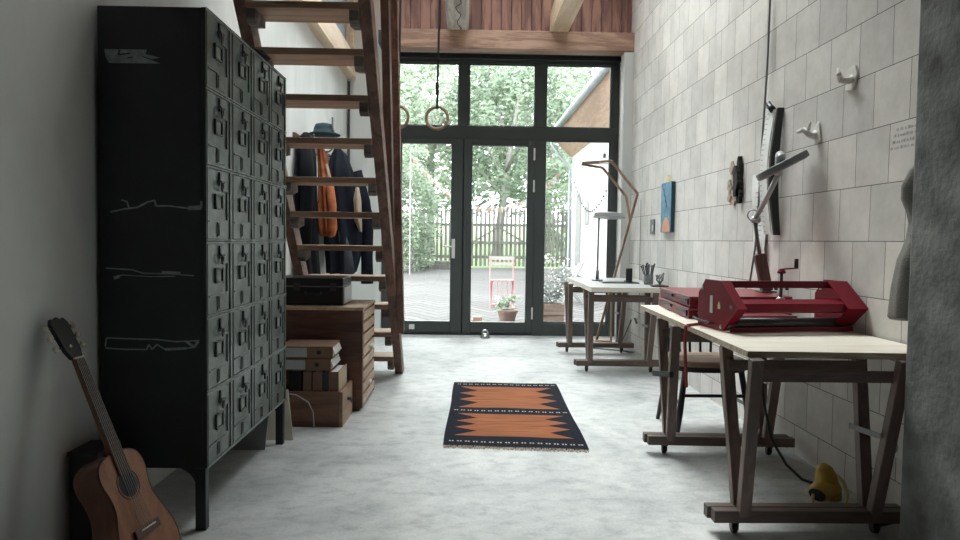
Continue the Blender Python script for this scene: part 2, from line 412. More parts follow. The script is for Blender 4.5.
struct(MB().box(.885, 1.075, 2.95, 7.62, 3.384, 3.62).build('beam', 'joist_new', bevel=.004), 'pale new spruce joist near the block wall', 'beam')
# crack of the old joist
cr = MB(); cx = -.10
pts = [(-.10+.03*math.sin(i*1.7)+.01*math.cos(i*4.1), 7.55-i*.11, 3.383) for i in range(18)]
cr.tube(pts, .004, 5)
cro = cr.build('crack', 'ink', bpy.data.objects['beam'])
struct(MB().box(XL, -1.30, 5.2, 8.12, 2.985, 3.235).build('trim_1', 'joist_new', bevel=.004), 'pale timber ledger running along the white left wall', 'beam')
struct(MB().box(XL, -1.31, 8.03, 8.12, 3.235, ZR).build('trim_2', 'joist_new', bevel=.004), 'pale timber post in the far left corner', 'post')
struct(MB().box(1.685, XR, 7.5, 7.66, 0, 3.18).build('trim_3', 'pier', bevel=.006), 'narrow plastered pier between glazing and block wall', 'pier')
struct(MB().box(1.60, 2.0, YF, 2.46, 0, ZR).build('pillar', 'concrete', bevel=.012), 'raw grey concrete pier in front of the near work table, lengthened out of view', 'pillar')  # unseen length toward the rear added to cut bounce on the left wall
struct(MB().cyl((-1.375, 8.10, 2.95), (-1.375, 8.10, .02), .014, 8).build('trim_4', 'frame'), 'thin dark green conduit down the corner behind the stairs', 'conduit')
sbox('ceiling_loft', -1.4, 1.79, YF, 2.93, 3.22, 3.44, 'planks', 'boarded underside of the loft reached by the stairs', 'ceiling')
# roof with a row of unseen skylights, added and sized to brighten the room
SKY = [(-1.28, 1.66, 3.74+1.19*k, 3.74+1.19*k+1.10) for k in range(3)]
ys = [YF] + [q for r_ in SKY for q in r_[2:]] + [8.4]
b = MB()
for a, c in zip(ys[::2], ys[1::2]): b.box(-1.6, 2.0, a, c, ZR, ZR+.2)
for x0, x1, ya, yb in SKY: b.box(-1.6, x0, ya, yb, ZR, ZR+.2); b.box(x1, 2.0, ya, yb, ZR, ZR+.2)
struct(b.build('ceiling', 'planks'), 'boarded ceiling with unseen roof lights', 'ceiling')
for i, (x0, x1, ya, yb) in enumerate(SKY):
    w = sempty('window_%d' % (i+2), (x0, ya, ZR+.2), ('nearest', 'middle', 'farthest')[i] + ' of the three unseen roof lights sized to brighten the workshop', 'window')
    b = MB(); t = .05
    b.box(x0-t, x1+t, ya-t, ya, ZR+.2, ZR+.3).box(x0-t, x1+t, yb, yb+t, ZR+.2, ZR+.3).box(x0-t, x0, ya, yb, ZR+.2, ZR+.3).box(x1, x1+t, ya, yb, ZR+.2, ZR+.3)
    b.build('window_frame', 'frame', w)
    MB().box(x0, x1, ya, yb, ZR+.24, ZR+.25).build('window_pane', 'glass', w)

# ------------------------------------------------------------------ glazed front : fixed window + double door
w1 = sempty('window_1', (0, 8.2, 0), 'dark grey-green fixed glazing around the garden door', 'window')
y0, y1 = 8.2, 8.28
b = MB()
b.box(-1.0, 1.80, y0, y1, 3.21, 3.30)            # head
b.box(-1.0, 1.80, y0, y1, 2.325, 2.475)          # transom
for za, zb in ((0, 2.325), (2.475, 3.21)):
    b.box(-1.0, -.86, y0, y1, za, zb); b.box(1.70, 1.80, y0, y1, za, zb); b.box(.80, .925, y0, y1, za, zb)
b.box(-.10, .015, y0, y1, 2.475, 3.21)
b.box(.925, 1.70, y0, y1, 0, .155); b.box(-.86, .80, y0+.01, y1, 0, .03)
b.build('window_frame', 'frame', w1, bevel=.006)
g = .035
for (xa, xb, za, zb) in ((-.86, -.10, 2.475, 3.21), (.015, .80, 2.475, 3.21), (.925, 1.70, 2.475, 3.21), (.925, 1.70, .155, 2.325)):
    bb = MB(); t = .014
    for q in ((xa, xa+t, za, zb), (xb-t, xb, za, zb), (xa, xb, za, za+t), (xa, xb, zb-t, zb)): bb.box(q[0], q[1], y0+.025, y0+.05, q[2], q[3])
    bb.build('glazing_bead', 'frame', w1)
    MB().box(xa, xb, y0+.036, y0+.042, za, zb).build('window_pane', 'glass', w1)
MB().box(-1.0, 1.80, 8.10, 8.20, 3.24, 3.29).build('painted_shadow', 'ink', w1)  # black strip paints the shade above the frame head
d1 = sempty('door_1', (-.04, 8.2, 0), 'dark grey-green double garden door with tall glass panes', 'door')
def leaf(xa, xb, gl, gr, zb, zt):
    bb = MB(); ya, yb = 8.185, 8.265
    bb.box(xa, gl, ya, yb, .03, 2.325); bb.box(gr, xb, ya, yb, .03, 2.325)
    bb.box(gl, gr, ya, yb, .03, zb); bb.box(gl, gr, ya, yb, zt, 2.325)
    lf = bb.build('door_leaf', 'frame', d1, bevel=.006)
    MB().box(gl, gr, 8.222, 8.228, zb, zt).build('door_pane', 'glass', lf)
    return lf
lfL = leaf(-.86, -.045, -.765, -.185, .165, 2.265)
lfR = leaf(-.035, .80, .065, .715, .160, 2.25)
MB().box(-.075, -.005, 8.266, 8.29, .03, 2.325).build('astragal', 'frame', lfR)
hb = MB().box(-.170, -.130, 8.172, 8.186, .915, 1.145)
hb.build('handle_plate', 'white_metal', lfL, bevel=.006)
hb = MB().tube([(-.15, 8.175, 1.055), (-.15, 8.13, 1.055), (-.165, 8.12, 1.055), (-.27, 8.12, 1.055)], .009, 8)
hb.cyl((-.15, 8.176, .95), (-.15, 8.166, .95), .010, 10)
hb.build('door_handle', 'white_metal', lfL, smooth=True)
for z0 in (2.085, 1.71, .20): MB().box(.785, .805, 8.160, 8.185, z0, z0+.14).build('hinge', 'white_metal', lfR, bevel=.003)
MB().box(-.665, -.600, 8.176, 8.186, .065, .125).build('contact_sensor', 'white_plastic', lfL, bevel=.003)
tag(MB().lathe([(.05, 0), (.055, .01), (.05, .03), (.03, .05), (.012, .055)], (.235, 7.97, 0), 20).torus((.235, 7.965, .06), .03, .010, (0, 1, 0), 20, 8).build('door_stop', 'steel', smooth=True, origin=(.235, 7.97, 0)),
    'small round steel door stop on the floor before the garden door', 'door stop')

# ------------------------------------------------------------------ lockers
LY0, LY1, LX0, LX1, LZ0, LZ1 = 2.635, 3.795, -1.385, -.985, .243, 1.99
lk = empty('locker_cabinet', (-1.185, 3.2, 0), 'tall dark green metal bank of twenty-four small lockers on legs', 'locker cabinet')
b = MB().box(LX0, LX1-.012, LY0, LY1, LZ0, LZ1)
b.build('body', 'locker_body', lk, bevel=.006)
b = MB()
PY, PZ = (LY1-LY0)/4, (LZ1-LZ0)/6
for i in range(5):
    y = LY0+i*PY; b.box(LX1-.014, LX1+.002, max(LY0, y-.010), min(LY1, y+.010), LZ0, LZ1)
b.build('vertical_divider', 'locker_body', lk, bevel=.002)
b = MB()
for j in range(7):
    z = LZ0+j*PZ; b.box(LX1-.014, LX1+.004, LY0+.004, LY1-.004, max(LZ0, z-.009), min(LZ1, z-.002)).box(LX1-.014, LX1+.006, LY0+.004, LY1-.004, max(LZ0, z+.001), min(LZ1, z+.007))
b.build('shelf_rail', 'lit_edge', lk, bevel=.0015)
for (yy, sx) in ((LY0+.02, 1), (LY1-.02, 1), (LY0+.02, -1), (LY1-.02, -1)):
    x = LX1-.025 if sx > 0 else LX0+.025
    bb = MB().box(x-.02, x+.02, yy-.018, yy+.018, 0, LZ0)
    # curved gusset toward the middle
    s = -1 if sx > 0 else 1
    poly = [(0, 0)] + [(s*(.09-.09*math.sin(a)), -(.09-.09*math.cos(a))) for a in [R(q) for q in range(0, 91, 15)]]
    bb.prism([(x+s*.018+p, LZ0+q) for p, q in poly], lambda a, c, t: (a, t, c), yy-.006, yy+.006)
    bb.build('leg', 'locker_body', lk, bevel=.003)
proto = None
def locker_door(y, z):
    """one door, drawn around its lower near corner (y, z)"""
    W, H = PY-.022, PZ-.018; X = LX1
    dm = MB().box(X-.010, X-.001, 0, W, 0, H)
    dm.box(X-.001, X+.005, W*.80, W*.84, H*.28, H*.72)        # pressed step on the right
    dm.box(X-.001, X+.005, W*.60, W*.84, H*.70, H*.735)
    dm.box(X-.001, X+.004, W*.0, W*.035, 0, H); dm.box(X-.001, X+.004, W*.94, W, 0, H)
    return dm
doors = []
for j in range(6):
    for i in range(4):
        o = (0, LY0+i*PY+.011, LZ0+j*PZ+.008)
        if proto is None:
            W, H = PY-.022, PZ-.018; X = LX1
            d = locker_door(0, 0).build('door', 'locker_door', None, bevel=.0015); d.parent = lk; d['_o'] = [0, 0, 0]
            f = MB(); a0, a1, c0, c1, t = W*.30, W*.58, H*.43, H*.65, .007
            f.box(X, X+.008, a0, a1, c1-t, c1).box(X, X+.008, a0, a1, c0, c0+t).box(X, X+.008, a0, a0+t, c0, c1).box(X, X+.010, a1-t, a1, c0, c1)
            lf = f.build('label_holder', 'locker', None); lf.parent = d
            cd = MB().box(X-.001, X+.002, a0+t, a1-t, c0+t, c1-t).build('label_card', 'card', None); cd.parent = d
            h = MB().box(X, X+.007, W*.47, W*.52, H*.78, H*.97).tube([(X+.003, W*.40, H*.82), (X+.014, W*.42, H*.835), (X+.014, W*.58, H*.835), (X+.003, W*.60, H*.82)], .0045, 6)
            hp = h.build('hasp', 'dark_steel', None); hp.parent = d
            rg = MB().torus((X+.012, W*.52, H*.775), .018, .0042, (1, .2, 0), 16, 6).build('ring', 'dark_steel', None, smooth=True); rg.parent = d
            st = MB().box(X, X+.003, W*.40, W*.72, H*.03, H*.25).build('coin_plate', 'locker_door', None, bevel=.001); st.parent = d
            ln = MB().box(X, X+.005, W*.06, W*.40, H*.245, H*.262).build('pressed_ridge', 'lit_edge', None); ln.parent = d
            sl = MB().box(X+.0025, X+.0045, W*.43, W*.47, H*.05, H*.23).build('slot', 'ink', None); sl.parent = d
            proto = d
        else: d = copy_tree(proto, lk)
        d.location = (o[0]-lk.location[0], o[1]-lk.location[1], o[2]-lk.location[2])
# tape residue and scratches on the near side
def ribbon(b, pts, w, y):
    for (xa, za), (xb, zb) in zip(pts, pts[1:]):
        dx, dz = xb-xa, zb-za; l = math.hypot(dx, dz) or 1; nx, nz = -dz/l*w/2, dx/l*w/2
        b.prism([(xa-nx, za-nz), (xb-nx, zb-nz), (xb+nx, zb+nz), (xa+nx, za+nz)], lambda a, c, t: (a, t, c), y-.0014, y)
yt = LY0-.0002
b = MB().prism([(-1.358, 1.828), (-1.20, 1.828), (-1.205, 1.812), (-1.15, 1.800), (-1.19, 1.793), (-1.15, 1.778), (-1.34, 1.777), (-1.352, 1.800)], lambda a, c, t: (a, t, c), yt-.0014, yt)
tp = b.build('tape_strip', 'tape', lk); tp['label'] = 'torn grey tape strip on the near side'
b = MB(); ribbon(b, [(-1.300, 1.826), (-1.304, 1.808), (-1.262, 1.813)], .0045, yt-.0014); ribbon(b, [(-1.272, 1.797), (-1.25, 1.799)], .003, yt-.0014); ribbon(b, [(-1.215, 1.802), (-1.185, 1.794)], .003, yt-.0014)
b.build('tape_marks', 'ink', tp)
b = MB()
ribbon(b, [(-1.340, 1.222), (-1.29, 1.234), (-1.24, 1.241), (-1.20, 1.262), (-1.175, 1.268), (-1.17, 1.247), (-1.12, 1.248), (-1.08, 1.243), (-1.05, 1.240)], .006, yt)
ribbon(b, [(-1.05, 1.241), (-1.00, 1.243)], .016, yt); ribbon(b, [(-1.002, 1.24), (-1.0, 1.268)], .008, yt); ribbon(b, [(-1.272, 1.24), (-1.278, 1.262), (-1.30, 1.268)], .005, yt)
b.build('tape_scar', 'tape', lk)
b = MB()
ribbon(b, [(-1.36, 1.010), (-1.26, 1.005), (-1.22, .992), (-1.12, .992), (-1.03, .985)], .005, yt); ribbon(b, [(-1.32, .975), (-1.30, .985), (-1.20, .98), (-1.10, .982)], .004, yt)
ribbon(b, [(-1.33, .972), (-1.31, .980)], .012, yt); ribbon(b, [(-1.15, .998), (-1.08, .995)], .009, yt)
b.build('tape_scar', 'tape', lk)
b = MB()
ribbon(b, [(-1.365, .713), (-1.36, .745), (-1.25, .742), (-1.17, .741), (-1.10, .733), (-1.01, .738)], .005, yt); ribbon(b, [(-1.365, .706), (-1.29, .702), (-1.21, .702), (-1.20, .722), (-1.19, .702), (-1.17, .722), (-1.14, .703), (-1.03, .711)], .005, yt)
ribbon(b, [(-1.06, .735), (-1.03, .712), (-1.015, .735)], .010, yt); ribbon(b, [(-1.14, .703), (-1.06, .708)], .010, yt)
b.build('tape_scar', 'tape', lk)
# crumpled black cloth on the cabinet's far top corner
def blob(c, rx, ry, rz, seed, amp=.3, n=14, mname='black_cloth', flat=True):
    b = MB(); rings = []
    for i in range(1, n):
        th = math.pi*i/n; ring = []
        for k in range(20):
            ph = 2*math.pi*k/20
            d = Vector((math.sin(th)*math.cos(ph), math.sin(th)*math.sin(ph), math.cos(th)))
            q = 1+amp*noise.noise(d*2.1+Vector((seed, seed*1.3, 0)))
            p = Vector((c[0]+d.x*rx*q, c[1]+d.y*ry*q, c[2]+d.z*rz*q))
            if flat: p.z = max(p.z, c[2]-rz*.6)
            ring.append(p)
        rings.append(ring)
    b.loft(rings); return b
tag(blob((-1.03, 3.40, 2.008), .05, .16, .030, 3.1, .5).build('folded_cloth', 'black_cloth', smooth=True, origin=(-1.03, 3.4, 1.99)),
    'crumpled black cloth lying on the top edge of the green lockers', 'cloth')

# ------------------------------------------------------------------ guitar leaning on the left wall
gt = empty('acoustic_guitar', (-.99, 2.27, 0), 'small brown acoustic guitar leaning on the wall before the lockers', 'guitar')
base = Vector((-.985, 2.26, .012)); head = Vector((-1.345, 2.31, .868))
u = (head-base).normalized()
n0 = Vector((.985, -.17, 0)); nrm = (n0 - u*n0.dot(u)).normalized(); sd = u.cross(nrm).normalized()
GL = (head-base).length
def G(a, s, d): return base + u*a + sd*s + nrm*d
def outline(sc=1.):
    pts = []
    prof = [(0, 0), (.004, .07), (.02, .118), (.055, .150), (.10, .163), (.15, .158), (.20, .138), (.245, .117), (.275, .110), (.31, .113), (.35, .124), (.385, .124), (.415, .106), (.432, .068), (.438, .03)]
    # smooth with Catmull-Rom
    def cr_(p0, p1, p2, p3, t): return tuple(.5*((2*b)+(-a+c)*t+(2*a-5*b+4*c-d)*t*t+(-a+3*b-3*c+d)*t**3) for a, b, c, d in zip(p0, p1, p2, p3))
    P = [(prof[1][0], -prof[1][1])] + prof + [(.438, 0)]
    for i in range(1, len(P)-2):
        for t in (0, .25, .5, .75): pts.append(cr_(P[i-1], P[i], P[i+1], P[i+2], t))
    right = [(a, s*.98) for a, s in pts]; left = [(a, -s) for a, s in reversed(right)]
    return [(a, q*.87) for a, q in right + left[:-1]]
ol = outline()
MB().prism(ol, lambda a, s, t: G(a, s, t), -.098, -.002).build('body', 'guitar_side', gt, bevel=.003, smooth=False)
MB().prism([(a, s) for a, s in ol], lambda a, s, t: G(a, s, t), -.002, .002).build('soundboard', 'guitar_top', gt)
b = MB()
for i in range(len(ol)): b.v.append(G(ol[i][0], ol[i][1], .0025))
ed = MB().tube([G(a, s, .001) for a, s in ol] + [G(ol[0][0], ol[0][1], .001)], .0025, 5); ed.build('binding', 'neck', gt)
hole = [(.325+.042*math.cos(t), .042*math.sin(t)) for t in [2*math.pi*k/32 for k in range(32)]]
MB().prism(hole, lambda a, s, t: G(a, s, t), .0018, .0030).build('soundhole', 'ink', gt)
ro = MB()
ro.tube([G(.325+.050*math.cos(2*math.pi*k/40), .050*math.sin(2*math.pi*k/40), .002) for k in range(41)], .002, 5); ro.build('rosette', 'neck', gt)
NL = GL-.155
b = MB().prism([(.36, -.027), (.36, .027), (NL, .022), (NL, -.022)], lambda a, s, t: G(a, s, t), .002, .008); b.build('fingerboard', 'neck', gt, bevel=.001)
b = MB()
for k in range(15):
    a = NL-(NL-.165)*(1-2**(-k/12)); 
    if a > .37: b.bar(G(a, -.022, .0085), G(a, .022, .0085), .0018, .0012, nrm)
b.build('fretwork', 'lamp_grey', gt)['kind'] = 'stuff'
b = MB().loft([[G(a, w*math.cos(R(q)), .002-dd*math.sin(R(q))) for q in range(0, 181, 20)] for a, w, dd in ((.43, .027, .05), (.47, .026, .024), (.6, .024, .02), (NL, .022, .018))])
b.build('neck', 'guitar_side', gt, smooth=True)
MB().bar(G(NL, -.022, .008), G(NL, .022, .008), .006, .008, nrm).build('nut', 'bone', gt)
HD = [(NL, -.022), (NL+.03, -.034), (NL+.13, -.038), (NL+.150, -.026), (NL+.140, -.012), (NL+.155, 0), (NL+.140, .012), (NL+.150, .026), (NL+.13, .038), (NL+.03, .034), (NL, .022)]
hd = MB().prism(HD, lambda a, s, t: G(a, s, t-(a-NL)*.12), -.012, .004).build('headstock', 'black', gt, bevel=.002)
for sgn in (-1, 1):
    for k in range(3):
        a = NL+.045+k*.036; off = -(a-NL)*.12
        pb = MB().cyl(G(a, sgn*.036, off-.005), G(a, sgn*.052, off-.005), .003, 8); pb.build('tuner', 'dark_steel', gt)
        kb = MB().loft([[G(a, sgn*q, off-.005) + u*.011*w*math.cos(t) + nrm*.006*w*math.sin(t) for t in [2*math.pi*i/10 for i in range(10)]] for q, w in ((.050, .4), (.054, 1), (.064, 1.05), (.070, .6))])
        kb.build('tuner_button', 'bone', gt, smooth=True)
MB().cyl(G(NL+.045, -.008, -.001), G(NL+.045, -.008, .002), .005, 10).build('inlay_dot', 'bone', hd)
b = MB().bar(G(.165, -.062, .007), G(.165, .062, .007), .028, .010, nrm).build('bridge', 'neck', gt, bevel=.003)
MB().bar(G(.170, -.036, .013), G(.170, .036, .013), .004, .005, nrm).build('saddle', 'bone', b)
for k in range(6):
    s = -.020+.008*k; MB().tube([G(.165, s*1.3, .012), G(NL, s*.85, .011)], .0009, 4).build('string', 'lamp_pale', gt)
tag(MB().box(-1.385, -1.285, 2.42, 2.57, 0, .36).box(-1.39, -1.28, 2.415, 2.575, .355, .372).build('storage_box', 'black', bevel=.004, origin=(-1.335, 2.5, 0)),
    'narrow black box standing on the floor behind the guitar', 'box')

# ------------------------------------------------------------------ staircase
SX0, SX1 = -1.245, -.52
st = empty('staircase', (-.84, 5.7, 0), 'steep open wooden staircase rising over the plan chest', 'staircase')
slope = 1.15
def stringer_y(z): return 5.79 - z/slope       # near lower edge
ZT = 3.45
for nm, xa, xb in (('left', SX0, SX0+.065), ('right', SX1-.065, SX1)):
    dep = .165
    poly = [(stringer_y(0), 0), (stringer_y(ZT), ZT), (stringer_y(ZT)+dep, ZT), (stringer_y(0)+dep, 0)]
    MB().prism(poly, lambda a, c, t: (t, a, c), xa, xb).build('stringer', 'stair', st, bevel=.004)
zs = [.165, .395, .635, .86, 1.085, 1.312, 1.527, 1.75, 1.972, 2.188, 2.385, 2.60, 2.82, 3.05]
for z in zs:
    yn = stringer_y(z)+.005
    MB().box(SX0+.065, SX1-.065, yn, yn+.25, z-.038, z).build('tread', 'tread', st, bevel=.004)
    for xa in (SX0+.0652, SX1-.0652-.05):
        MB().prism([(yn+.01, z-.0385), (yn+.20, z-.0385), (yn+.20, z-.09), (yn+.05, z-.115), (yn+.01, z-.095)], lambda a, c, t: (t, a, c), xa, xa+.05).build('cleat', 'cleat', st, bevel=.003)
# newel board bolted beside the right stringer and the handrail board fixed to it
nb = MB().bar((-.495, 5.33, .42), (-.495, 4.52, 3.1), .05, .085, (0, 1, 0)).build('newel_post', 'stair', st, bevel=.004)
MB().bar((-.545, 5.02, 1.19), (-.490, 3.95, 3.1), .05, .10, (0, 1, 0)).build('handrail', 'neck', st, bevel=.004)

# ------------------------------------------------------------------ plan chest, case, crate, binders
ch = empty('plan_chest', (-1.0, 4.75, 0), 'low red-brown plywood plan chest with eight pale drawers under the stairs', 'plan chest')
CX0, CX1, CY0, CY1, CZ = -1.385, -.668, 4.5, 5.08, .685
b = MB().box(CX0, CX1, CY0, CY0+.02, .02, CZ-.02).box(CX0, CX1, CY1-.02, CY1, .02, CZ-.02).box(CX0, CX0+.02, CY0+.02, CY1-.02, .02, CZ-.02).box(CX0, CX1-.02, CY0+.02, CY1-.02, .0, .03)
b.build('carcass', 'chest', ch, bevel=.002)
MB().box(CX0, CX1+.004, CY0-.004, CY1, CZ-.02, CZ).build('top', 'drawer', ch, bevel=.002)
nD = 8; dh = (CZ-.02-.03)/nD
for i in range(nD):
    z0 = .03+i*dh
    dd = MB().box(CX1-.45, CX1+.004, CY0+.026, CY1-.026, z0+.010, z0+dh-.012).build('drawer', 'drawer', ch, bevel=.002)
    if i in (4,): MB().box(CX1+.004, CX1+.028, 4.80, 4.90, z0+.02, z0+.045).build('label_clip', 'white_plastic', dd, bevel=.004)
    if i in (1,): MB().box(CX1+.004, CX1+.016, 4.76, 4.84, z0+.02, z0+.04).build('label_clip', 'white_plastic', dd, bevel=.003)
cs = empty('equipment_case', (-1.0, 4.78, CZ), 'flat black equipment case lying on top of the plan chest', 'case')
b = MB().box(-1.26, -.815, 4.60, 4.93, CZ+.002, CZ+.125); b.build('case_body', 'black', cs, bevel=.006)
MB().box(-1.265, -.812, 4.597, 4.933, CZ+.130, CZ+.185).build('lid', 'black_plastic', cs, bevel=.008)
MB().box(-1.262, -.813, 4.598, 4.932, CZ+.124, CZ+.131).build('trim_band', 'lamp_grey', cs)
MB().box(-.815, -.808, 4.62, 4.91, CZ+.01, CZ+.12).build('end_plate', 'lamp_pale', cs, bevel=.002)['label'] = 'pale metal end plate'
for x in (-1.12, -.88): MB().box(x-.02, x+.02, 4.590, 4.60, CZ+.10, CZ+.15).build('latch', 'dark_steel', cs, bevel=.003)
MB().tube([(-1.06, 4.596, CZ+.085), (-1.06, 4.575, CZ+.08), (-.96, 4.575, CZ+.08), (-.96, 4.596, CZ+.085)], .007, 8).build('handle', 'black_plastic', cs, smooth=True)
# crate (a pulled drawer used as a box)
cr = empty('drawer_box', (-.95, 4.27, 0), 'brown wooden drawer on the floor holding ring binders', 'box')
KX0, KX1, KY0, KY1, KZ = -1.20, -.728, 4.12, 4.47, .213
MB().box(KX0, KX1-.02, KY0, KY0+.016, 0, KZ).box(KX0, KX1-.02, KY1-.016, KY1, 0, KZ).box(KX0, KX0+.016, KY0+.016, KY1-.016, 0, KZ).box(KX0+.016, KX1-.02, KY0+.016, KY1-.016, 0, .012).build('box_side', 'crate', cr, bevel=.002)
fr = MB().box(KX1-.02, KX1, KY0-.004, KY1+.004, 0, KZ).build('box_front', 'crate_lit', cr, bevel=.002)
MB().cyl((KX1, 4.29, .135), (KX1+.018, 4.29, .135), .010, 12).torus((KX1+.022, 4.29, .128), .015, .004, (1, 0, .2), 16, 6).build('knob', 'dark_steel', fr, smooth=True)
def binder(name, label, cx, m, labelkind, z=.0125, w=.068, tilt=0., group='ring binders in and on the drawer', flat=None):
    """standing: spine faces the camera (-Y); flat: lying, spine to the camera"""
    H, D = .318, .285
    e = empty(name, (cx, KY0+.02, z), label, 'ring binder', group)
    t = .0045; o = e.location; X0, X1, Y0 = cx-w/2, cx+w/2, o.y
    if not flat:
        cv = MB().box(X0, X1, Y0, Y0+t, z, z+H).box(X0, X0+t, Y0+t, Y0+D, z, z+H).box(X1-t, X1, Y0+t, Y0+D, z, z+H); cv.build('cover', m, e, bevel=.001)
        MB().box(X0+t+.002, X1-t-.002, Y0+.02, Y0+D-.012, z+.004, z+H-.008).build('paper_block', 'paper', e)
        MB().torus((cx, Y0-.0005, z+.075), .014, .0028, (0, 1, 0), 18, 6).build('finger_ring', 'steel', e, smooth=True)
        MB().cyl((cx, Y0-.001, z+.075), (cx, Y0+.0005, z+.075), .012, 16).build('finger_hole', 'ink', e)
        if labelkind == 'low': MB().box(X0+.008, X1-.008, Y0-.0015, Y0+.0005, z+.008, z+.048).build('spine_label', 'label', e)
    if tilt: e.rotation_euler = (0, R(tilt), 0)
    return e
binder('ring_binder', 'black ring binder with a low white label standing in the drawer', -1.02, 'black_plastic', 'low', w=.075)
binder('ring_binder', 'slim kraft ring binder between the black one and the labelled kraft one', -.945, 'kraft', None, w=.050)
binder('ring_binder', 'kraft ring binder with a low white label standing in the drawer', -.884, 'kraft', 'low', w=.056)
binder('ring_binder', 'dark ring binder standing just left of the wide kraft binder', -.835, 'coat_grey', None, w=.034)
mb = binder('magazine_box', 'wide kraft file box standing at the drawer front with a side painted as lit', -.788, 'kraft', None, w=.058)
mb['category'] = 'file box'
MB().box(-.7585, -.7555, KY0+.022, KY0+.30, .0125, .328).build('side_panel', 'kraft_lit', mb)['label'] = 'card side painted as lit'
def flat_binder(z, x0, label, ang):
    e = empty('ring_binder', (x0, 4.15, z), label, 'ring binder', 'ring binders in and on the drawer')
    L_, D, H, t = .318, .285, .072, .0045
    MB().box(x0, x0+L_, 4.15, 4.15+t, z, z+H).box(x0, x0+L_, 4.15+t, 4.15+D, z, z+t).box(x0, x0+L_, 4.15+t, 4.15+D, z+H-t, z+H).build('cover', 'kraft', e, bevel=.001)
    b = MB()
    for k in range(5):
        zz = z+.008+k*.011; b.box(x0+.006, x0+L_-.006+.004*((k*3) % 4)+.006, 4.17, 4.15+D-.02, zz, zz+.009)
    b.build('paper_block', 'paper', e)
    MB().box(x0+.02, x0+.165, 4.1485, 4.1505, z+.008, z+H-.008).build('spine_label', 'label', e)
    MB().cyl((x0+.235, 4.149, z+.036), (x0+.235, 4.1505, z+.036), .013, 16).build('finger_hole', 'ink', e)
    e.rotation_euler = (0, 0, R(ang)); return e
flat_binder(.334, -1.125, 'lower of two kraft ring binders lying flat across the standing ones', 0)
flat_binder(.4085, -1.115, 'upper of two kraft ring binders lying flat, topmost of the pile', 1.2)
# sheets leaning behind the far locker leg
e = MB().prism([(3.86, 0), (3.90, 0), (4.05, .34), (4.01, .34)], lambda a, c, t: (t, a, c), -1.06, -1.0)
tag(MB().bar((-.955, 3.86, .0), (-1.00, 3.90, .24), .008, .0, (1, 0, 0)).prism([(3.84, 0), (3.848, 0), (3.960, .26), (3.952, .26)], lambda a, c, t: (t-.10*c*2.2, a, c), -1.13, -.955).build('card_sheet', 'sheet', origin=(-1.03, 3.85, 0)),
    'ivory card sheet leaning behind the far locker leg', 'sheet')
tag(MB().prism([(3.66, 0), (3.672, 0), (3.77, .23), (3.758, .23)], lambda a, c, t: (t, a, c), -1.34, -1.06).build('grey_board', 'greyboard', origin=(-1.2, 3.66, 0)),
    'grey board leaning under the lockers behind the ivory sheet', 'board')
tag(MB().tube([(-1.05, 3.99, .235), (-.98, 4.02, .215), (-.92, 4.06, .165), (-.895, 4.075, .10), (-.89, 4.08, .02), (-.90, 4.085, .004)], .0035, 6).build('cord', 'lamp_pale', smooth=True, origin=(-.9, 4.08, 0)),
    'thin grey cord hanging beside the wooden drawer', 'cord')

# ------------------------------------------------------------------ coats on the left wall
ra = empty('coat_rack', (-1.385, 6.3, 1.86), 'plain wooden hook rail on the white wall behind the coats', 'coat rack')
MB().box(-1.40, -1.378, 5.6, 7.15, 1.90, 1.98).build('rail_board', 'stair', ra, bevel=.003)
for y in (5.82, 6.05, 6.3, 6.62, 6.95):
    MB().tube([(-1.379, y, 1.95), (-1.31, y, 1.955), (-1.285, y, 1.975), (-1.275, y, 2.0)], .008, 8).build('hook', 'dark_steel', ra, smooth=True)
def drape(cx, cy, prof, seed, folds=7, amp=.18, n=40):
    """prof: list of (z, half depth x, half width y, dx, dy)"""
    rings = []
    for (z, hx, hy, dx, dy) in prof:
        ring = []
        for k in range(n):
            t = 2*math.pi*k/n; c, s = math.cos(t), math.sin(t)
            f = 1+amp*math.sin(folds*t+seed+z*2.3)*min(1, .3+(prof[0][0]-z)*1.3)+.12*noise.noise(Vector((c*1.5+seed, s*1.5, z*2)))
            ring.append(Vector((max(-1.39, cx+dx+hx*c*f), cy+dy+hy*s*f, z)))
        rings.append(ring)
    return MB().loft(rings)
def dense(prof, k=4):
    out = []
    for a, b in zip(prof, prof[1:]):
        for i in range(k): out.append(tuple(x+(y-x)*i/k for x, y in zip(a, b)))
    return out+[prof[-1]]
def coat(name, label, cx, cy, prof, seed, m, sleeves, msl=None, cat='coat'):
    e = empty(name, (cx, cy, prof[0][0]), label, cat)
    drape(cx, cy, dense(prof), seed).build('torso', m, e, smooth=True)
    for pts, rr in sleeves: MB().tube(pts, rr, 14).build('sleeve', msl or m, e, smooth=True)
    return e
coat('hanging_coat', 'long black coat on the near hooks behind the stairs', -1.325, 5.75,
     [(2.00, .02, .03, 0, 0), (1.96, .05, .09, 0, 0), (1.80, .065, .17, 0, 0), (1.4, .07, .175, .0, .0), (1.0, .075, .185, .01, .0), (.72, .085, .20, .02, .03)], .4, 'coat_black',
     [([(-1.29, 5.60, 1.84), (-1.27, 5.56, 1.6), (-1.28, 5.56, 1.3), (-1.29, 5.57, 1.05)], [.05, .055, .05, .045])])
oc = coat('hanging_jacket', 'rust orange jacket hanging between the two dark coats', -1.20, 5.96,
     [(1.97, .015, .03, -.10, .1), (1.90, .03, .05, -.06, .06), (1.68, .05, .08, -.02, 0), (1.42, .065, .115, .0, .0), (1.22, .07, .12, .01, .0), (1.15, .055, .09, .01, .0)], 2.2, 'coat_orange',
     [([(-1.15, 5.86, 1.60), (-1.13, 5.85, 1.4), (-1.135, 5.85, 1.22), (-1.15, 5.87, 1.15)], [.03, .038, .036, .026])], cat='jacket')
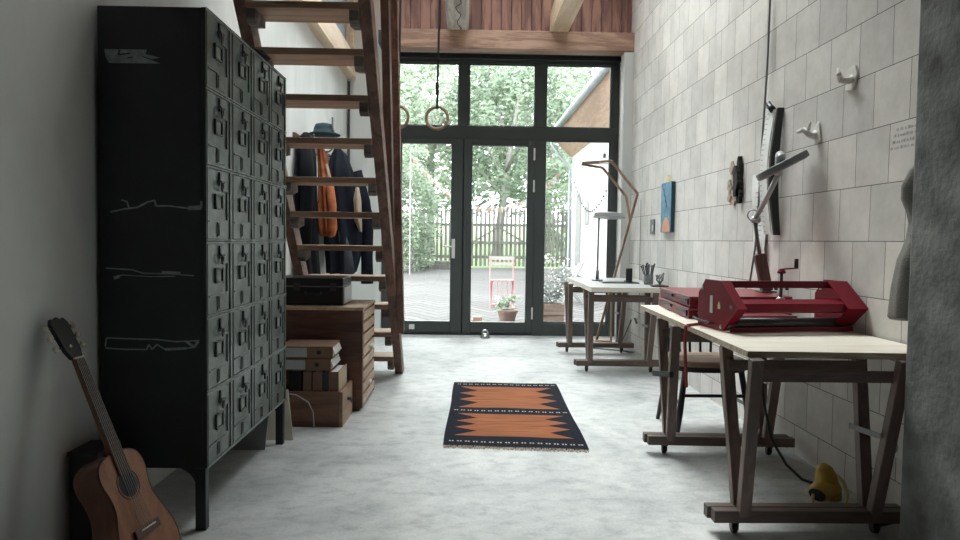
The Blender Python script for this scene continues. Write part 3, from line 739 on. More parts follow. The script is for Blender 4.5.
MB().tube([(-1.19, 5.90, 1.76), (-1.135, 5.92, 1.5), (-1.13, 5.93, 1.2)], [.012, .014, .010], 8).build('pale_lining', 'beige', oc, smooth=True)
c2 = coat('hanging_coat', 'navy coat with a dangling sleeve on the far hooks', -1.245, 6.78,
     [(2.02, .02, .03, -.02, 0), (1.95, .07, .10, 0, 0), (1.78, .12, .24, .01, 0), (1.4, .145, .29, .03, 0), (1.1, .15, .31, .05, 0), (.95, .14, .30, .05, 0), (.80, .12, .28, .04, -.02)], 1.2, 'coat_navy',
     [([(-1.12, 6.93, 1.80), (-1.04, 6.98, 1.5), (-1.0, 7.0, 1.22), (-1.0, 7.0, .95), (-.995, 7.0, .68)], [.075, .075, .065, .058, .062])])
MB().tube([(-1.17, 6.5, 1.2), (-1.12, 6.5, 1.0), (-1.10, 6.52, .8)], [.03, .05, .06], 10).build('lining', 'coat_grey', c2, smooth=True)
e = empty('shoulder_bag', (-1.0, 7.1, 1.5), 'small brown leather bag hanging against the navy coat', 'bag')
MB().box(-1.05, -.965, 7.08, 7.14, 1.29, 1.43).build('pouch', 'brown', e, bevel=.012)
MB().tube([(-1.04, 7.11, 1.42), (-1.12, 7.05, 1.7), (-1.26, 6.98, 2.0), (-1.10, 7.1, 1.7), (-.98, 7.11, 1.42)], .007, 6).build('strap', 'brown', e)
tag(drape(-1.04, 6.62, dense([(1.62, .015, .03, 0, 0), (1.5, .035, .05, 0, 0), (1.3, .03, .055, .01, 0), (1.2, .012, .02, .03, .03)]), 3.3, 4).build('scarf', 'beige', smooth=True, origin=(-1.04, 6.62, 1.6)),
    'beige scarf draped on the front of the navy coat', 'scarf')
e = empty('felt_hat', (-1.27, 5.92, 2.05), 'dark teal felt hat on top of the hanging coats', 'hat')
MB().lathe([(.135, -.03), (.14, -.02), (.09, 0), (.085, .03), (.07, .065), (.03, .075)], (-1.225, 5.97, 2.04), 24).xf(Matrix.Translation((0, 0, 0))).build('crown', 'teal', e, smooth=True)
MB().box(-1.15, -1.14, 5.92, 5.95, 2.05, 2.16).build('hat_tag', 'lamp_grey', e)

# ------------------------------------------------------------------ rug
rug = empty('kilim_rug', (.3, 4.6, 0), 'orange kilim rug with navy zigzag border on the floor', 'rug')
c00, c10, c11, c01 = Vector((-.113, 3.750, 0)), Vector((.682, 3.682, 0)), Vector((.724, 5.385, 0)), Vector((-.079, 5.43, 0))
def RP(s, t, z):
    p = (c00*(1-s)+c10*s)*(1-t)+(c01*(1-s)+c11*s)*t
    wv = .003*math.sin(t*9)*(1 if s > .5 else -1)*abs(2*s-1)
    return Vector((p.x+wv, p.y, z+.0012*math.sin(s*11+t*17)))
b = MB(); ns, ntt = 16, 36
def slab(s0, s1, t0, t1, z0, z1, a=10, c=10):
    rings = []
    vs = [[RP(s0+(s1-s0)*i/a, t0+(t1-t0)*j/c, z1) for i in range(a+1)] for j in range(c+1)]
    o = [p for r_ in vs for p in r_]; lo = [Vector((p.x, p.y, z0)) for p in o]; n = len(o)
    fs = []
    for j in range(c):
        for i in range(a):
            q = (j*(a+1)+i, j*(a+1)+i+1, (j+1)*(a+1)+i+1, (j+1)*(a+1)+i); fs.append(q)
    per = [i for i in range(a+1)] + [j*(a+1)+a for j in range(1, c+1)] + [c*(a+1)+i for i in range(a-1, -1, -1)] + [j*(a+1) for j in range(c-1, 0, -1)]
    for i in range(len(per)): p, q = per[i], per[(i+1) % len(per)]; fs.append((p, q, q+n, p+n))
    fs.append(tuple(reversed([p+n for p in per])))
    b._add(o+lo, fs)
b.m(0); slab(0, 1, 0, 1, .001, .0085, ns, ntt)
def patch(pts, z=.0095):
    b._add([RP(s, t, z) for s, t in pts], [tuple(range(len(pts)))])
b.m(1)
for (t0, t1) in ((.115, .415), (.515, .905)):
    nst = 12
    nt_ = 4; L0, L1 = .23, .77
    for i in range(nst):
        for j in range(8):
            patch([(L0+(L1-L0)*i/nst, t0+(t1-t0)*j/8), (L0+(L1-L0)*(i+1)/nst, t0+(t1-t0)*j/8), (L0+(L1-L0)*(i+1)/nst, t0+(t1-t0)*(j+1)/8), (L0+(L1-L0)*i/nst, t0+(t1-t0)*(j+1)/8)])
    dt = (t1-t0)/(nt_-.5)
    for k in range(nt_):
        a = t0+k*dt-dt*.25
        lo, mid, hi = max(t0, a), a+dt*.5 if k else t0, min(t1, a+dt)
        if k == 0: lo, mid, hi = t0, t0, t0+dt*.72
        if k == nt_-1: mid = t1; hi = t1; lo = t1-dt*.72
        patch([(L0, lo), (.07, mid), (L0, hi)]); patch([(L1, lo), (L1, hi), (.93, mid)])
b.m(2)
for (t, nn) in ((.045, 17), (.465, 17), (.957, 17)):
    for i in range(nn):
        s = .05+.90*i/(nn-1)
        for ds in (-.011, .009):
            patch([(s+ds, t-.006), (s+ds+.012, t-.006), (s+ds+.012, t+.006), (s+ds, t+.006)], .0098)
b.build('weave', ['rug_navy', 'rug_orange', 'rug_white'], rug)
for t0, sg in ((0, -1), (1, 1)):
    f = MB()
    for i in range(90):
        s = (i+.5)/90+random.uniform(-.003, .003); p = RP(s, t0, .006); l = random.uniform(.022, .042)
        q = p+Vector((random.uniform(-.012, .012), sg*l, -.003)); f.tube([p, (p+q)/2+Vector((0, 0, .002)), q], .0032, 4)
    f.build('fringe', 'fringe', rug)

# ------------------------------------------------------------------ gymnastic rings
def gym_ring(x, y, label, sway):
    e = empty('gymnastic_ring', (x, y, 2.285), label, 'gymnastic ring', 'gymnastic rings hanging from the roof')
    MB().torus((x, y, 2.285), .102, .0145, (sway, 1, 0), 48, 12).build('ring', 'ring_wood', e, smooth=True)
    MB().bar((x+.03, y, ZR), (x, y, 2.39), .020, .004, (0, 1, 0)).build('strap', 'black_plastic', e)
    MB().box(x-.012, x+.012, y-.02, y+.02, 2.37, 2.40).build('strap_loop', 'black_plastic', e)
    MB().box(x-.016, x+.016, y-.012, y+.012, 2.50, 2.62).build('buckle', 'black_plastic', e, bevel=.002)
    return e
gym_ring(-.289, 6.6, 'wooden gymnastic ring hanging free before the top window', .05)
gym_ring(-.655, 6.6, 'wooden gymnastic ring half hidden behind the stair newel', .35)

# ------------------------------------------------------------------ trestles and tables
def trestle(loc, label):
    e = empty('table_trestle', (0, 0, 0), label, 'trestle', 'V-shaped trestles under the work tables')
    x0, xl, xr, x1 = -.375, -.255, .255, .40
    for s in (-1, 1):
        MB().box(x0-.012*(s > 0), x1-.012*(s > 0), s*.024-.021, s*.024+.021, .056, .104).build('foot_beam', 'trestle_x', e, bevel=.003)
        for x in (xl, xr):
            MB().bar((x, s*.024, .070), (x*1.08, s*.150, .712), .046, .038, (0, 1, 0)).build('leg', 'trestle', e, bevel=.003)
        MB().box(xl-.025, xr+.025, s*.150-.036*s-.011, s*.150-.036*s+.011, .622, .664).build('rail', 'trestle_x', e, bevel=.002)
    for x in (-.28, .28):
        c = MB().box(x-.015, x+.015, -.02, .02, .046, .056).build('caster', 'dark_steel', e)
        MB().cyl((x-.009, .006, .0215), (x+.009, .006, .0215), .0215, 18).build('wheel', 'rubber', c, smooth=False)
        MB().box(x-.014, x-.010, -.012, .012, .016, .048).box(x+.010, x+.014, -.012, .012, .016, .048).build('fork', 'dark_steel', c)
    MB().bar((xr-.031, -.105, .415), (xr-.031, .110, .400), .003, .022, (0, 0, 1)).build('brace', 'lamp_grey', e)
    e.location = loc; return e
tr = trestle((1.345, 2.64, 0), 'nearest dark wooden trestle under the press table')
for loc, rz, lab in (((1.36, 3.64, 0), -2, 'dark wooden trestle under the far end of the press table'),
                     ((1.345, 5.96, 0), -1, 'near wooden trestle under the far grey-topped table'),
                     ((1.325, 7.00, 0), 0, 'wooden trestle nearest the garden door under the grey-topped table')):
    c = copy_tree(tr); c.location = loc; c.rotation_euler = (0, 0, R(rz)); c['label'] = lab
def tabletop(name, label, poly, z0, z1, mats, cat='table top'):
    b = MB(); b.m(1).prism(poly, lambda a, c, t: (a, c, t), z0, z1-.001); b.m(0).prism(poly, lambda a, c, t: (a, c, t), z1-.001, z1)
    return tag(b.build(name, mats, bevel=0, origin=(sum(p[0] for p in poly)/4, sum(p[1] for p in poly)/4, z0)), label, cat)
T1 = .737
tabletop('work_table', 'pale plywood table top carrying the red press', [(1.046, 2.515), (1.775, 2.495), (1.785, 4.31), (1.108, 4.345)], .713, T1, ['ply', 'ply_edge'])
T2 = .755
tabletop('work_table', 'far table top with grey surface near the garden door', [(1.05, 5.74), (1.765, 5.70), (1.765, 7.26), (1.075, 7.30)], .7135, T2-.002, ['lino', 'ply'])
tag(MB().bar((1.056, 3.47, .462), (1.060, 3.80, .405), .02, .028, (0, 0, 1)).build('clamp', 'ink', origin=(1.04, 3.7, .4)),
    'black bar clamp across the far trestle of the press table', 'clamp')

# ------------------------------------------------------------------ red press
pr = empty('etching_press', (1.13, 3.08, T1), 'wine-red tabletop press with steel rollers and crank', 'press')
PA = R(7.5); PO = Vector((1.152, 3.085, T1)); ca, sa = math.cos(PA), math.sin(PA)
def PP(x, d, h): return PO + Vector((x*ca - d*sa, x*sa + d*ca, h))
PL = .625
prof = [(-.150, .115), (-.02, .003), (.215, .003), (.215, .16), (.15, .228), (.0, .228)]
for x, nm in ((0, 0), (PL-.012, 1)):
    sp = MB().prism(prof, lambda a, c, t: PP(t, a, c), x, x+.012).build('side_plate', 'red', pr, bevel=.002)
    for d, h in ((-.10, .118), (-.012, .022), (.17, .185)):
        xx = x if nm == 0 else x+.012
        o = -.006 if nm == 0 else -.018
        MB().cyl(PP(x-.004, d, h), PP(x+.016, d, h), .009, 12).build('bolt', 'steel', sp)
    # folded front flange of the plate
    fl = MB()
    xa, xb = (x, x+.045) if nm == 0 else (x+.012-.10, x+.012)
    fl.prism([(-.152, .115), (-.022, .003), (-.018, .006), (-.146, .115)], lambda a, c, t: PP(t, a, c), xa, xb)
    fl.prism([(-.152, .115), (-.002, .229), (.002, .225), (-.146, .115)], lambda a, c, t: PP(t, a, c), xa, xa+.045 if nm == 0 else xb)
    fl.build('flange', 'red', sp, bevel=.001)
b = MB(); b.prism([(-.004, .228), (.020, .228), (.020, .196), (-.004, .196)], lambda a, c, t: PP(t, a, c), .012, PL-.012); b.build('top_bar', 'red', pr, bevel=.002)
b = MB(); b.prism([(-.125, .135), (-.120, .135), (-.120, .098), (-.125, .098)], lambda a, c, t: PP(t, a, c), .012, PL-.012)
b.prism([(-.125, .135), (-.06, .150), (-.06, .146), (-.12, .131)], lambda a, c, t: PP(t, a, c), .012, PL-.012); b.build('front_bar', 'red', pr, bevel=.001)
b = MB(); b.prism([(-.072, .024), (-.066, .024), (-.066, .004), (-.072, .004)], lambda a, c, t: PP(t, a, c), .012, PL-.012); b.build('base_bar', 'red', pr, bevel=.001)
MB().cyl(PP(.012, -.055, .101), PP(PL-.012, -.055, .101), .015, 28).build('upper_roller', 'roller_steel', pr, smooth=True)
MB().cyl(PP(.012, -.035, .040), PP(PL-.012, -.035, .040), .024, 28).build('lower_roller', 'roller', pr, smooth=True)
MB().prism([(.06, .060), (.25, .060), (.25, .052), (.06, .052)], lambda a, c, t: PP(t, a, c), .012, .42).build('bed', 'red', pr, bevel=.001)
ck = MB().cyl(PP(.30, .008, .13), PP(.30, .008, .275), .007, 12).build('crank_screw', 'dark_steel', pr, smooth=True)
MB().lathe([(.016, 0), (.020, .006), (.014, .016), (.010, .022)], PP(.30, .008, .262), 16).bar(PP(.295, .008, .282), PP(.375, .0, .288), .014, .006, (0, 0, 1)).build('crank_arm', 'red', ck, bevel=.001)
MB().lathe([(.007, 0), (.0095, .004), (.0095, .038), (.007, .042)], PP(.368, .001, .289), 14).build('crank_grip', 'black_plastic', ck, smooth=True)
MB().lathe([(.018, .0), (.020, .006), (.012, .014)], PP(.30, .008, .140), 16).build('crank_foot', 'steel', ck, smooth=True)
for x in (.275, .33): MB().lathe([(.008, 0), (.008, .008), (.003, .012)], PP(x, .008, .186), 10).build('nut', 'dark_steel', pr)
MB().prism([(.07, .075), (.095, .075), (.095, .155), (.07, .155)], lambda a, c, t: PP(t, a, c), -.0015, 0).build('data_plate', 'label', pr)
MB().prism([(.0, .10), (.022, .10), (.022, .118), (.011, .135), (.0, .118)], lambda a, c, t: PP(t, a, c), -.0012, 0).build('warning_mark', 'yellow_pale', pr)
b = MB().tube([PP(0, .06, .03), PP(-.02, .06, .03), PP(-.025, .17, .035), PP(-.025, .21, .04)], .006, 8); b.build('cable_gland', 'black_plastic', pr)
# stacked red cases behind the press
def red_case(z, dx, label):
    e = empty('red_case', (1.2, 3.6, z), label, 'case', 'flat red cases beside the press')
    h = .058; q = [(1.165+dx, 3.56), (1.735, 3.63), (1.765, 4.24), (1.215+dx, 4.29)]
    MB().prism(q, lambda a, c, t: (a, c, t), z+.002, z+h-.016).build('tray', 'red', e, bevel=.003)
    MB().prism([(1.160+dx, 3.555), (1.74, 3.625), (1.77, 4.245), (1.210+dx, 4.295)], lambda a, c, t: (a, c, t), z+h-.014, z+h).build('lid', 'red_sheen', e, bevel=.003)
    for t in (.18, .62):
        p = Vector((1.165+dx, 3.56, 0)).lerp(Vector((1.215+dx, 4.29, 0)), t)
        MB().box(p.x-.014, p.x+.004, p.y-.07, p.y+.07, z+h-.030, z+h-.014).build('handle', 'black_plastic', e, bevel=.003)
    p = Vector((1.165+dx, 3.56, 0)).lerp(Vector((1.215+dx, 4.29, 0)), .06)
    MB().box(p.x-.008, p.x+.004, p.y-.012, p.y+.012, z+.012, z+h-.012).build('latch', 'dark_steel', e, bevel=.002)
    MB().box(1.22, 1.70, 3.545, 3.57, z+.008, z+h-.022).build('front_plate', 'black_plastic', e)
    return e
red_case(T1, 0., 'lower of two flat red cases stacked on the plywood table')
red_case(T1+.060, .006, 'upper of two flat red cases stacked behind the press')
tag(MB().tube([(1.13, 3.30, T1+.004), (1.06, 3.25, T1+.004), (1.045, 3.23, T1+.001), (1.040, 3.225, .68), (1.045, 3.22, .56), (1.05, 3.225, .50), (1.055, 3.23, .45)], .009, 6).build('strap', 'strap', origin=(1.05, 3.23, .7)),
    'faded red strap hanging over the table edge by the press', 'strap')

# ------------------------------------------------------------------ chair at the far end of the press table
cc = empty('spindle_chair', (1.47, 4.18, 0), 'black spindle-back chair with pale seat tucked behind the table', 'chair')
b = MB(); sp = []
for k in range(28):
    t = 2*math.pi*k/28; sp.append((1.47+.225*math.copysign(abs(math.cos(t))**.6, math.cos(t)), 4.17+.205*math.copysign(abs(math.sin(t))**.6, math.sin(t))))
MB().prism(sp, lambda a, c, t: (a, c, t), .405, .440).build('seat', 'chair_seat', cc, bevel=.008)
MB().prism([(1.47+(a-1.47)*.97, 4.17+(c-4.17)*.97) for a, c in sp], lambda a, c, t: (a, c, t), .375, .4045).build('seat_frame', 'black', cc, bevel=.004)
for sx, sy in ((-1, -1), (1, -1), (-1, 1), (1, 1)):
    MB().tube([(1.47+sx*.165, 4.17+sy*.15, .39), (1.47+sx*.20, 4.17+sy*.18, .15), (1.47+sx*.222, 4.17+sy*.205, 0)], [.017, .019, .012], 10).build('leg', 'black', cc, smooth=True)
for sx in (-1, 1): MB().cyl((1.47+sx*.192, 4.17-.178, .185), (1.47+sx*.192, 4.17+.178, .185), .010, 8).build('stretcher', 'black', cc)
MB().cyl((1.47-.185, 4.17-.17, .235), (1.47+.185, 4.17-.17, .235), .010, 8).build('stretcher', 'black', cc)
for k in range(6):
    x = -.165+.066*k; MB().tube([(1.47+x, 4.345, .43), (1.47+x*1.12, 4.385, .75)], .0085, 8).build('spindle', 'black', cc)
MB().bar((1.47-.215, 4.39, .765), (1.47+.215, 4.39, .765), .022, .05, (0, 0, 1)).build('top_rail', 'black', cc, bevel=.006)

# ------------------------------------------------------------------ lamp on the press table
def disc(b, c, nrm_, r, t, n=40):
    nrm_ = Vector(nrm_).normalized(); c = Vector(c); b.tube([c-nrm_*t/2, c-nrm_*t*.35, c+nrm_*t*.35, c+nrm_*t/2], [r*.98, r, r, r*.98], n); return b
ZC = T1+.118
la = empty('desk_lamp', (1.70, 3.93, ZC), 'jointed desk lamp with tilted grey disc shade above the press', 'lamp')
MB().box(1.685, 1.775, 3.885, 3.975, ZC+.001, ZC+.010).bar((1.735, 3.93, ZC+.008), (1.685, 3.93, 1.075), .062, .036, (0, 1, 0)).build('post', 'lamp_wood', la, bevel=.003)
MB().tube([(1.690, 3.925, 1.05), (1.668, 3.92, 1.15), (1.640, 3.90, 1.265)], .011, 10).build('lower_arm', 'lamp_grey', la, smooth=True)
MB().cyl((1.622, 3.895, 1.27), (1.665, 3.905, 1.27), .019, 16).torus((1.618, 3.87, 1.295), .030, .004, (.3, 1, 0), 20, 6).build('joint', 'lamp_pale', la, smooth=True)
MB().tube([(1.640, 3.90, 1.27), (1.65, 3.77, 1.39), (1.655, 3.64, 1.515)], .014, 10).build('upper_arm', 'lamp_pale', la, smooth=True)
SN = Vector((-.46, .12, .88)).normalized(); SO = Vector((1.632, 3.56, 1.540))
sh = disc(MB(), SO, SN, .137, .036).build('shade', 'lamp_grey', la, smooth=False, bevel=.004)
disc(MB(), SO-SN*.0195, SN, .122, .004).build('diffuser', 'lamp_grey', sh)
MB().tube([(1.655, 3.65, 1.50), (1.652, 3.63, 1.555), (1.645, 3.61, 1.60), (1.635, 3.58, 1.575)], [.02, .026, .026, .02], 12).build('shade_joint', 'lamp_pale', sh, smooth=True)
tag(MB().tube([(1.75, 4.08, ZR), (1.755, 4.08, 3.6), (1.77, 4.085, 2.6), (1.768, 4.09, 2.2), (1.755, 4.10, 1.75), (1.75, 4.11, 1.40), (1.748, 4.14, 1.1), (1.748, 4.20, .90), (1.745, 4.32, .80)], .0065, 8).build('lamp_cable', 'lamp_grey', smooth=True, origin=(1.76, 4.09, 1.7)),
    'long grey power cord running down the block wall beside the lamp', 'cord')

# ------------------------------------------------------------------ far table objects
l2 = empty('desk_lamp', (1.29, 6.70, T2), 'slim desk lamp with level pale disc shade on the far table', 'lamp')
MB().lathe([(.055, 0), (.055, .012), (.012, .018)], (1.285, 6.7, T2-.002), 24).build('base', 'lamp_grey', l2, smooth=False)
MB().tube([(1.285, 6.7, T2+.015), (1.285, 6.7, T2+.10)], .017, 12).tube([(1.285, 6.7, T2+.09), (1.290, 6.7, 1.365)], .0085, 10).build('stem', 'lamp_grey', l2, smooth=True)
disc(MB(), (1.388, 6.7, 1.388), (.04, .06, 1), .155, .042).build('shade', 'lamp_pale', l2, bevel=.004)
tag(MB().box(1.26, 1.60, 6.30, 6.50, T2-.002, T2+.008).build('cutting_mat', 'black_plastic', bevel=.002, origin=(1.43, 6.4, T2)), 'thin black tray lying flat on the far table', 'tray')
e = empty('charging_dock', (1.54, 6.42, T2+.008), 'small black upright device standing on the black tray', 'device')
MB().box(1.49, 1.55, 6.37, 6.45, T2+.008, T2+.02).build('base', 'black_plastic', e, bevel=.002)
MB().box(1.498, 1.557, 6.40, 6.42, T2+.02, T2+.135).build('screen_body', 'black', e, bevel=.004)
e = empty('pencil_jar', (1.665, 6.2, T2), 'grey jar bristling with pens and brushes on the far table', 'jar')
MB().lathe([(.038, 0), (.042, .01), (.044, .085), (.040, .09), (.036, .088), (.036, .02)], (1.655, 6.2, T2-.002), 24).build('jar_body', 'jar', e, smooth=True)
random.seed(3)
for k in range(16):
    a = random.uniform(0, 6.28); r0 = random.uniform(.005, .025); l = random.uniform(.12, .175); t = random.uniform(.015, .055)
    p0 = Vector((1.655+r0*math.cos(a), 6.2+r0*math.sin(a), T2+.02)); p1 = p0+Vector((t*math.cos(a), t*math.sin(a), l))
    MB().tube([p0, p0.lerp(p1, .8), p1], [.0035, .0045, .007], 6).build('pen', ('black_plastic', 'jar', 'black', 'lamp_grey')[k % 4], e)
e = empty('wire_figure', (1.72, 6.12, T2), 'small dark tangled object on a round stand beside the pencil jar', 'figure')
MB().lathe([(.045, 0), (.045, .008), (.01, .014)], (1.715, 6.05, T2-.002), 20).build('base', 'black_plastic', e)
bb = MB()
for k in range(9):
    a = k*.7; bb.tube([(1.715, 6.05, T2+.01), (1.715+.03*math.cos(a), 6.05+.03*math.sin(a), T2+.05), (1.715+.035*math.cos(a+1), 6.05+.035*math.sin(a+1), T2+.08+.004*k)], .005, 6)
bb.build('wire', 'jar', e)
tag(MB().box(1.60, 1.74, 5.86, 5.94, T2-.002, T2+.010).build('notebook', 'black', bevel=.002, origin=(1.67, 5.9, T2)), 'thin black notebook at the near edge of the far table', 'notebook')

# zigzag floor lamp
zl = empty('zigzag_floor_lamp', (1.5, 7.25, 0), 'tall wooden zigzag floor lamp behind the far table', 'floor lamp')
def bars(pts, w, nm, m):
    b = MB()
    for p, q in zip(pts, pts[1:]): b.bar(p, q, w, w*1.15, (0, 1, 0))
    return b.build(nm, m, zl, bevel=.002)
bars([(1.165, 7.0, 1.928), (1.460, 7.0, 1.952), (1.748, 7.05, 1.630), (1.46, 7.60, .03)], .024, 'outer_frame', 'zig_wood')
bars([(1.165, 7.03, 1.918), (1.385, 7.06, 1.890), (1.640, 7.08, 1.600), (1.695, 7.13, 1.36)], .022, 'inner_frame', 'zig_wood')
MB().box(1.175, 1.44, 6.990, 7.010, 1.918, 1.927).build('light_strip', 'lamp_pale', zl)
MB().box(1.40, 1.665, 7.46, 7.68, 0, .022).box(1.43, 1.60, 7.52, 7.64, .022, .05).build('base', 'zig_pale', zl, bevel=.003)
MB().bar((1.62, 7.58, .02), (1.575, 7.385, .69), .020, .020, (0, 1, 0)).build('rear_strut', 'zig_pale', zl, bevel=.002)
e = empty('folded_tripod', (1.62, 7.35, 0), 'folded black tripod standing on the floor beside the zigzag lamp', 'tripod')
for dx, dy in ((0, 0), (.022, .01), (.01, .03)): MB().tube([(1.635+dx, 7.36+dy, 0), (1.64+dx, 7.36+dy, .45), (1.642+dx*.8, 7.36+dy, .66)], [.011, .013, .016], 10).build('leg', 'black_plastic', e, smooth=True)
MB().cyl((1.65, 7.375, .60), (1.652, 7.375, .69), .026, 14).build('head', 'black', e)
tag(MB().tube([(1.70, 7.0, .34), (1.66, 7.02, .22), (1.60, 7.0, .10), (1.62, 6.98, .02), (1.69, 6.97, .008), (1.74, 7.0, .008), (1.72, 7.05, .008), (1.60, 7.1, .008), (1.44, 7.2, .008), (1.35, 7.25, .008)], .005, 6).build('cable', 'black_plastic', smooth=True, origin=(1.68, 7.0, .0)),
    'thin black cable looping on the floor under the far table', 'cable')
tag(MB().tube([(1.785, 7.05, 1.57), (1.785, 7.05, 1.0), (1.783, 7.02, .6), (1.780, 7.0, .36), (1.74, 7.0, .33)], .0028, 6).cyl((1.735, 7.0, .36), (1.76, 7.0, .30), .012, 8).build('wall_cable', 'lamp_grey', origin=(1.78, 7.02, .8)),
    'grey cord running down the block wall behind the zigzag lamp', 'cord')

# ------------------------------------------------------------------ things on the block wall
pt = empty('small_painting', (XR, 6.05, 1.22), 'narrow blue painting with a salmon arch on the block wall', 'painting')
MB().box(XR-.035, XR-.002, 5.90, 6.20, 1.225, 1.66).build('canvas', 'paint_dark', pt, bevel=.002)
MB().box(XR-.0375, XR-.035, 5.90, 6.20, 1.225, 1.66).build('painted_face', 'paint_blue', pt)
b = MB().prism([(6.04-.115*math.cos(R(a)), 1.227+.13*math.sin(R(a))) for a in range(0, 181, 15)], lambda a, c, t: (t, a, c), XR-.0385, XR-.0375)
b.build('arch_motif', 'paint_orange', pt)
b = MB()
for k in range(4): b.prism([(6.0+.03*k, 1.42+.05*k), (6.05+.03*k, 1.45+.05*k), (6.03+.03*k, 1.50+.04*k)], lambda a, c, t: (t, a, c), XR-.0383, XR-.0375)
b.build('shadow_motif', 'paint_dark', pt)
MB().prism([(6.02, 1.66), (6.10, 1.66), (6.07, 1.70), (6.055, 1.725), (6.04, 1.69)], lambda a, c, t: (t, a, c), XR-.028, XR-.008).build('tuft', 'yellow_pale', pt)
ph = empty('small_picture', (XR, 6.6, 1.29), 'tiny dark picture on the block wall left of the blue painting', 'picture')
MB().box(XR-.010, XR-.001, 6.52, 6.66, 1.215, 1.355).build('backing', 'photo_dark', ph, bevel=.001)
MB().prism([(6.57+.025*math.cos(t), 1.27+.035*math.sin(t)) for t in [2*math.pi*k/14 for k in range(14)]], lambda a, c, t: (t, a, c), XR-.0112, XR-.010).build('pale_figure', 'label', ph)
bk = empty('bark_relief', (XR, 4.5, 1.39), 'jagged black bark piece with pale flakes on the block wall', 'wall relief')
random.seed(11)
def jag(y, z0, z1, w, n):
    L_ = [(y-w*(.35+.65*math.sin(math.pi*i/n))*random.uniform(.4, 1.), z0+(z1-z0)*i/n) for i in range(n+1)]
    R_ = [(y+w*(.35+.65*math.sin(math.pi*i/n))*random.uniform(.4, 1.), z0+(z1-z0)*i/n) for i in range(n, -1, -1)]
    return L_+R_
b = MB()
for (yc, za, zb, w, t0, t1) in ((4.475, 1.395, 1.70, .038, .004, .030), (4.485, 1.44, 1.64, .052, .010, .045), (4.46, 1.40, 1.52, .034, .006, .03)):
    b.prism(jag(yc, za, zb, w, 11), lambda a, c, t: (XR-t, a, c), t0, t1)
b.build('dark_bark', 'bark', bk)
b = MB()
for k in range(9):
    yc = 4.60+random.uniform(-.04, .07); zc = 1.41+.03*k; b.prism(jag(yc, zc-.025, zc+.035, .034, 4), lambda a, c, t: (XR-t-.02*(a-4.5), a, c), .003, .012)
b.build('pale_flakes', 'flake', bk)
# two twisted white plaster hooks
def wall_hook(y, z, label, s):
    e = empty('wall_hook', (XR, y, z), label, 'wall hook', 'white plaster hooks on the block wall')
    MB().prism([(y+.055*s, z-.045), (y-.01, z-.055), (y-.045*s, z+.01), (y-.02, z+.06), (y+.03*s, z+.05)], lambda a, c, t: (t, a, c), XR-.012, XR-.001).build('plaster_pad', 'plaster_peg', e, bevel=.004)
    MB().tube([(XR-.005, y, z), (XR-.03, y-.01, z-.012), (XR-.055, y+.015*s, z-.005), (XR-.075, y-.005, z+.018), (XR-.088, y-.03*s, z+.012)], [.020, .017, .015, .013, .010], 10).build('peg', 'plaster_peg', e, smooth=True)
    MB().tube([(XR-.045, y+.01, z-.005), (XR-.06, y+.03*s, z+.03), (XR-.055, y+.035*s, z+.055)], [.010, .009, .006], 8).build('prong', 'plaster_peg', e, smooth=True)
    return e
wall_hook(3.20, 1.905, 'higher twisted white plaster hook on the upper block wall', 1)
wall_hook(3.52, 1.70, 'lower twisted white plaster hook beside the hanging strip', -1)
# long white marked strip with dark edge, and paper strip behind the lamp
ms = empty('marked_strip', (XR, 3.92, 1.2), 'long white curved strip with tick marks hanging on the block wall', 'strip')
rings = []
def strip(y0f, y1f, x0f, x1f, z0, z1, n=14):
    rg = []
    for i in range(n+1):
        q = i/n; z = z0+(z1-z0)*q
        rg.append([Vector((x0f(q), y0f(q), z)), Vector((x0f(q), y1f(q), z)), Vector((x1f(q), y1f(q), z)), Vector((x1f(q), y0f(q), z))])
    return MB().loft(rg)
cv = lambda q: .035*math.sin(q*math.pi)
strip(lambda q: 3.92, lambda q: 4.02, lambda q: XR-.045-cv(q), lambda q: XR-.040-cv(q), 1.19, 1.90).build('white_face', 'paper', ms)
strip(lambda q: 3.898, lambda q: 3.9195, lambda q: XR-.045-cv(q)+.010, lambda q: XR-.002-.02*math.sin(q*math.pi), 1.185, 1.905).build('dark_edge', 'black_plastic', ms)
b = MB()
for k in range(24):
    q = (k+.5)/24; z = 1.19+.71*q; b.box(XR-.0468-cv(q), XR-.0452-cv(q), 3.985, 4.008, z-.002, z+.002)
b.build('tick_marks', 'paper_ink', ms)
MB().tube([(XR-.03, 4.03, 1.955), (XR-.05, 4.0, 1.94), (XR-.05, 3.97, 1.92), (XR-.05, 3.94, 1.90)], [.012, .02, .017, .02], 8).build('clip', 'black_plastic', ms, smooth=True)
ps = empty('printed_paper', (XR, 4.2, 1.2), 'long narrow white printed paper hanging behind the lamp arm', 'paper')
strip(lambda q: 4.05+.03*q, lambda q: 4.19+.09*q, lambda q: XR-.010-.012*math.sin(q*6)**2, lambda q: XR-.008-.012*math.sin(q*6)**2, .93, 1.56).build('sheet', 'paper', ps)
b = MB()
for k in range(20):
    q = (k+1)/22; z = .93+.63*q; b.box(XR-.0115-.012*math.sin(q*6)**2, XR-.0104-.012*math.sin(q*6)**2, 4.13, 4.17+.03*(k % 3)/2, z-.004, z+.002)
b.build('print_line', 'paper_ink', ps)
# faded ink stamp on one block, part of the wall
b = MB(); random.seed(5)
for r_, z in enumerate((1.617, 1.592, 1.566, 1.542)):
    y = 2.865+.012*r_
    while y > 2.745:
        w = random.uniform(.008, .02); b.box(XR-.0006, XR+.001, y-w, y, z-.007, z+.006*random.uniform(.3, 1)); y -= w+random.uniform(.003, .012)
o = b.build('ink_stamp', plain('faded_grey_stamp', (.40, .39, .38), .9, var=.3, scale=60), wr); o['label'] = 'faded grey ink stamp'
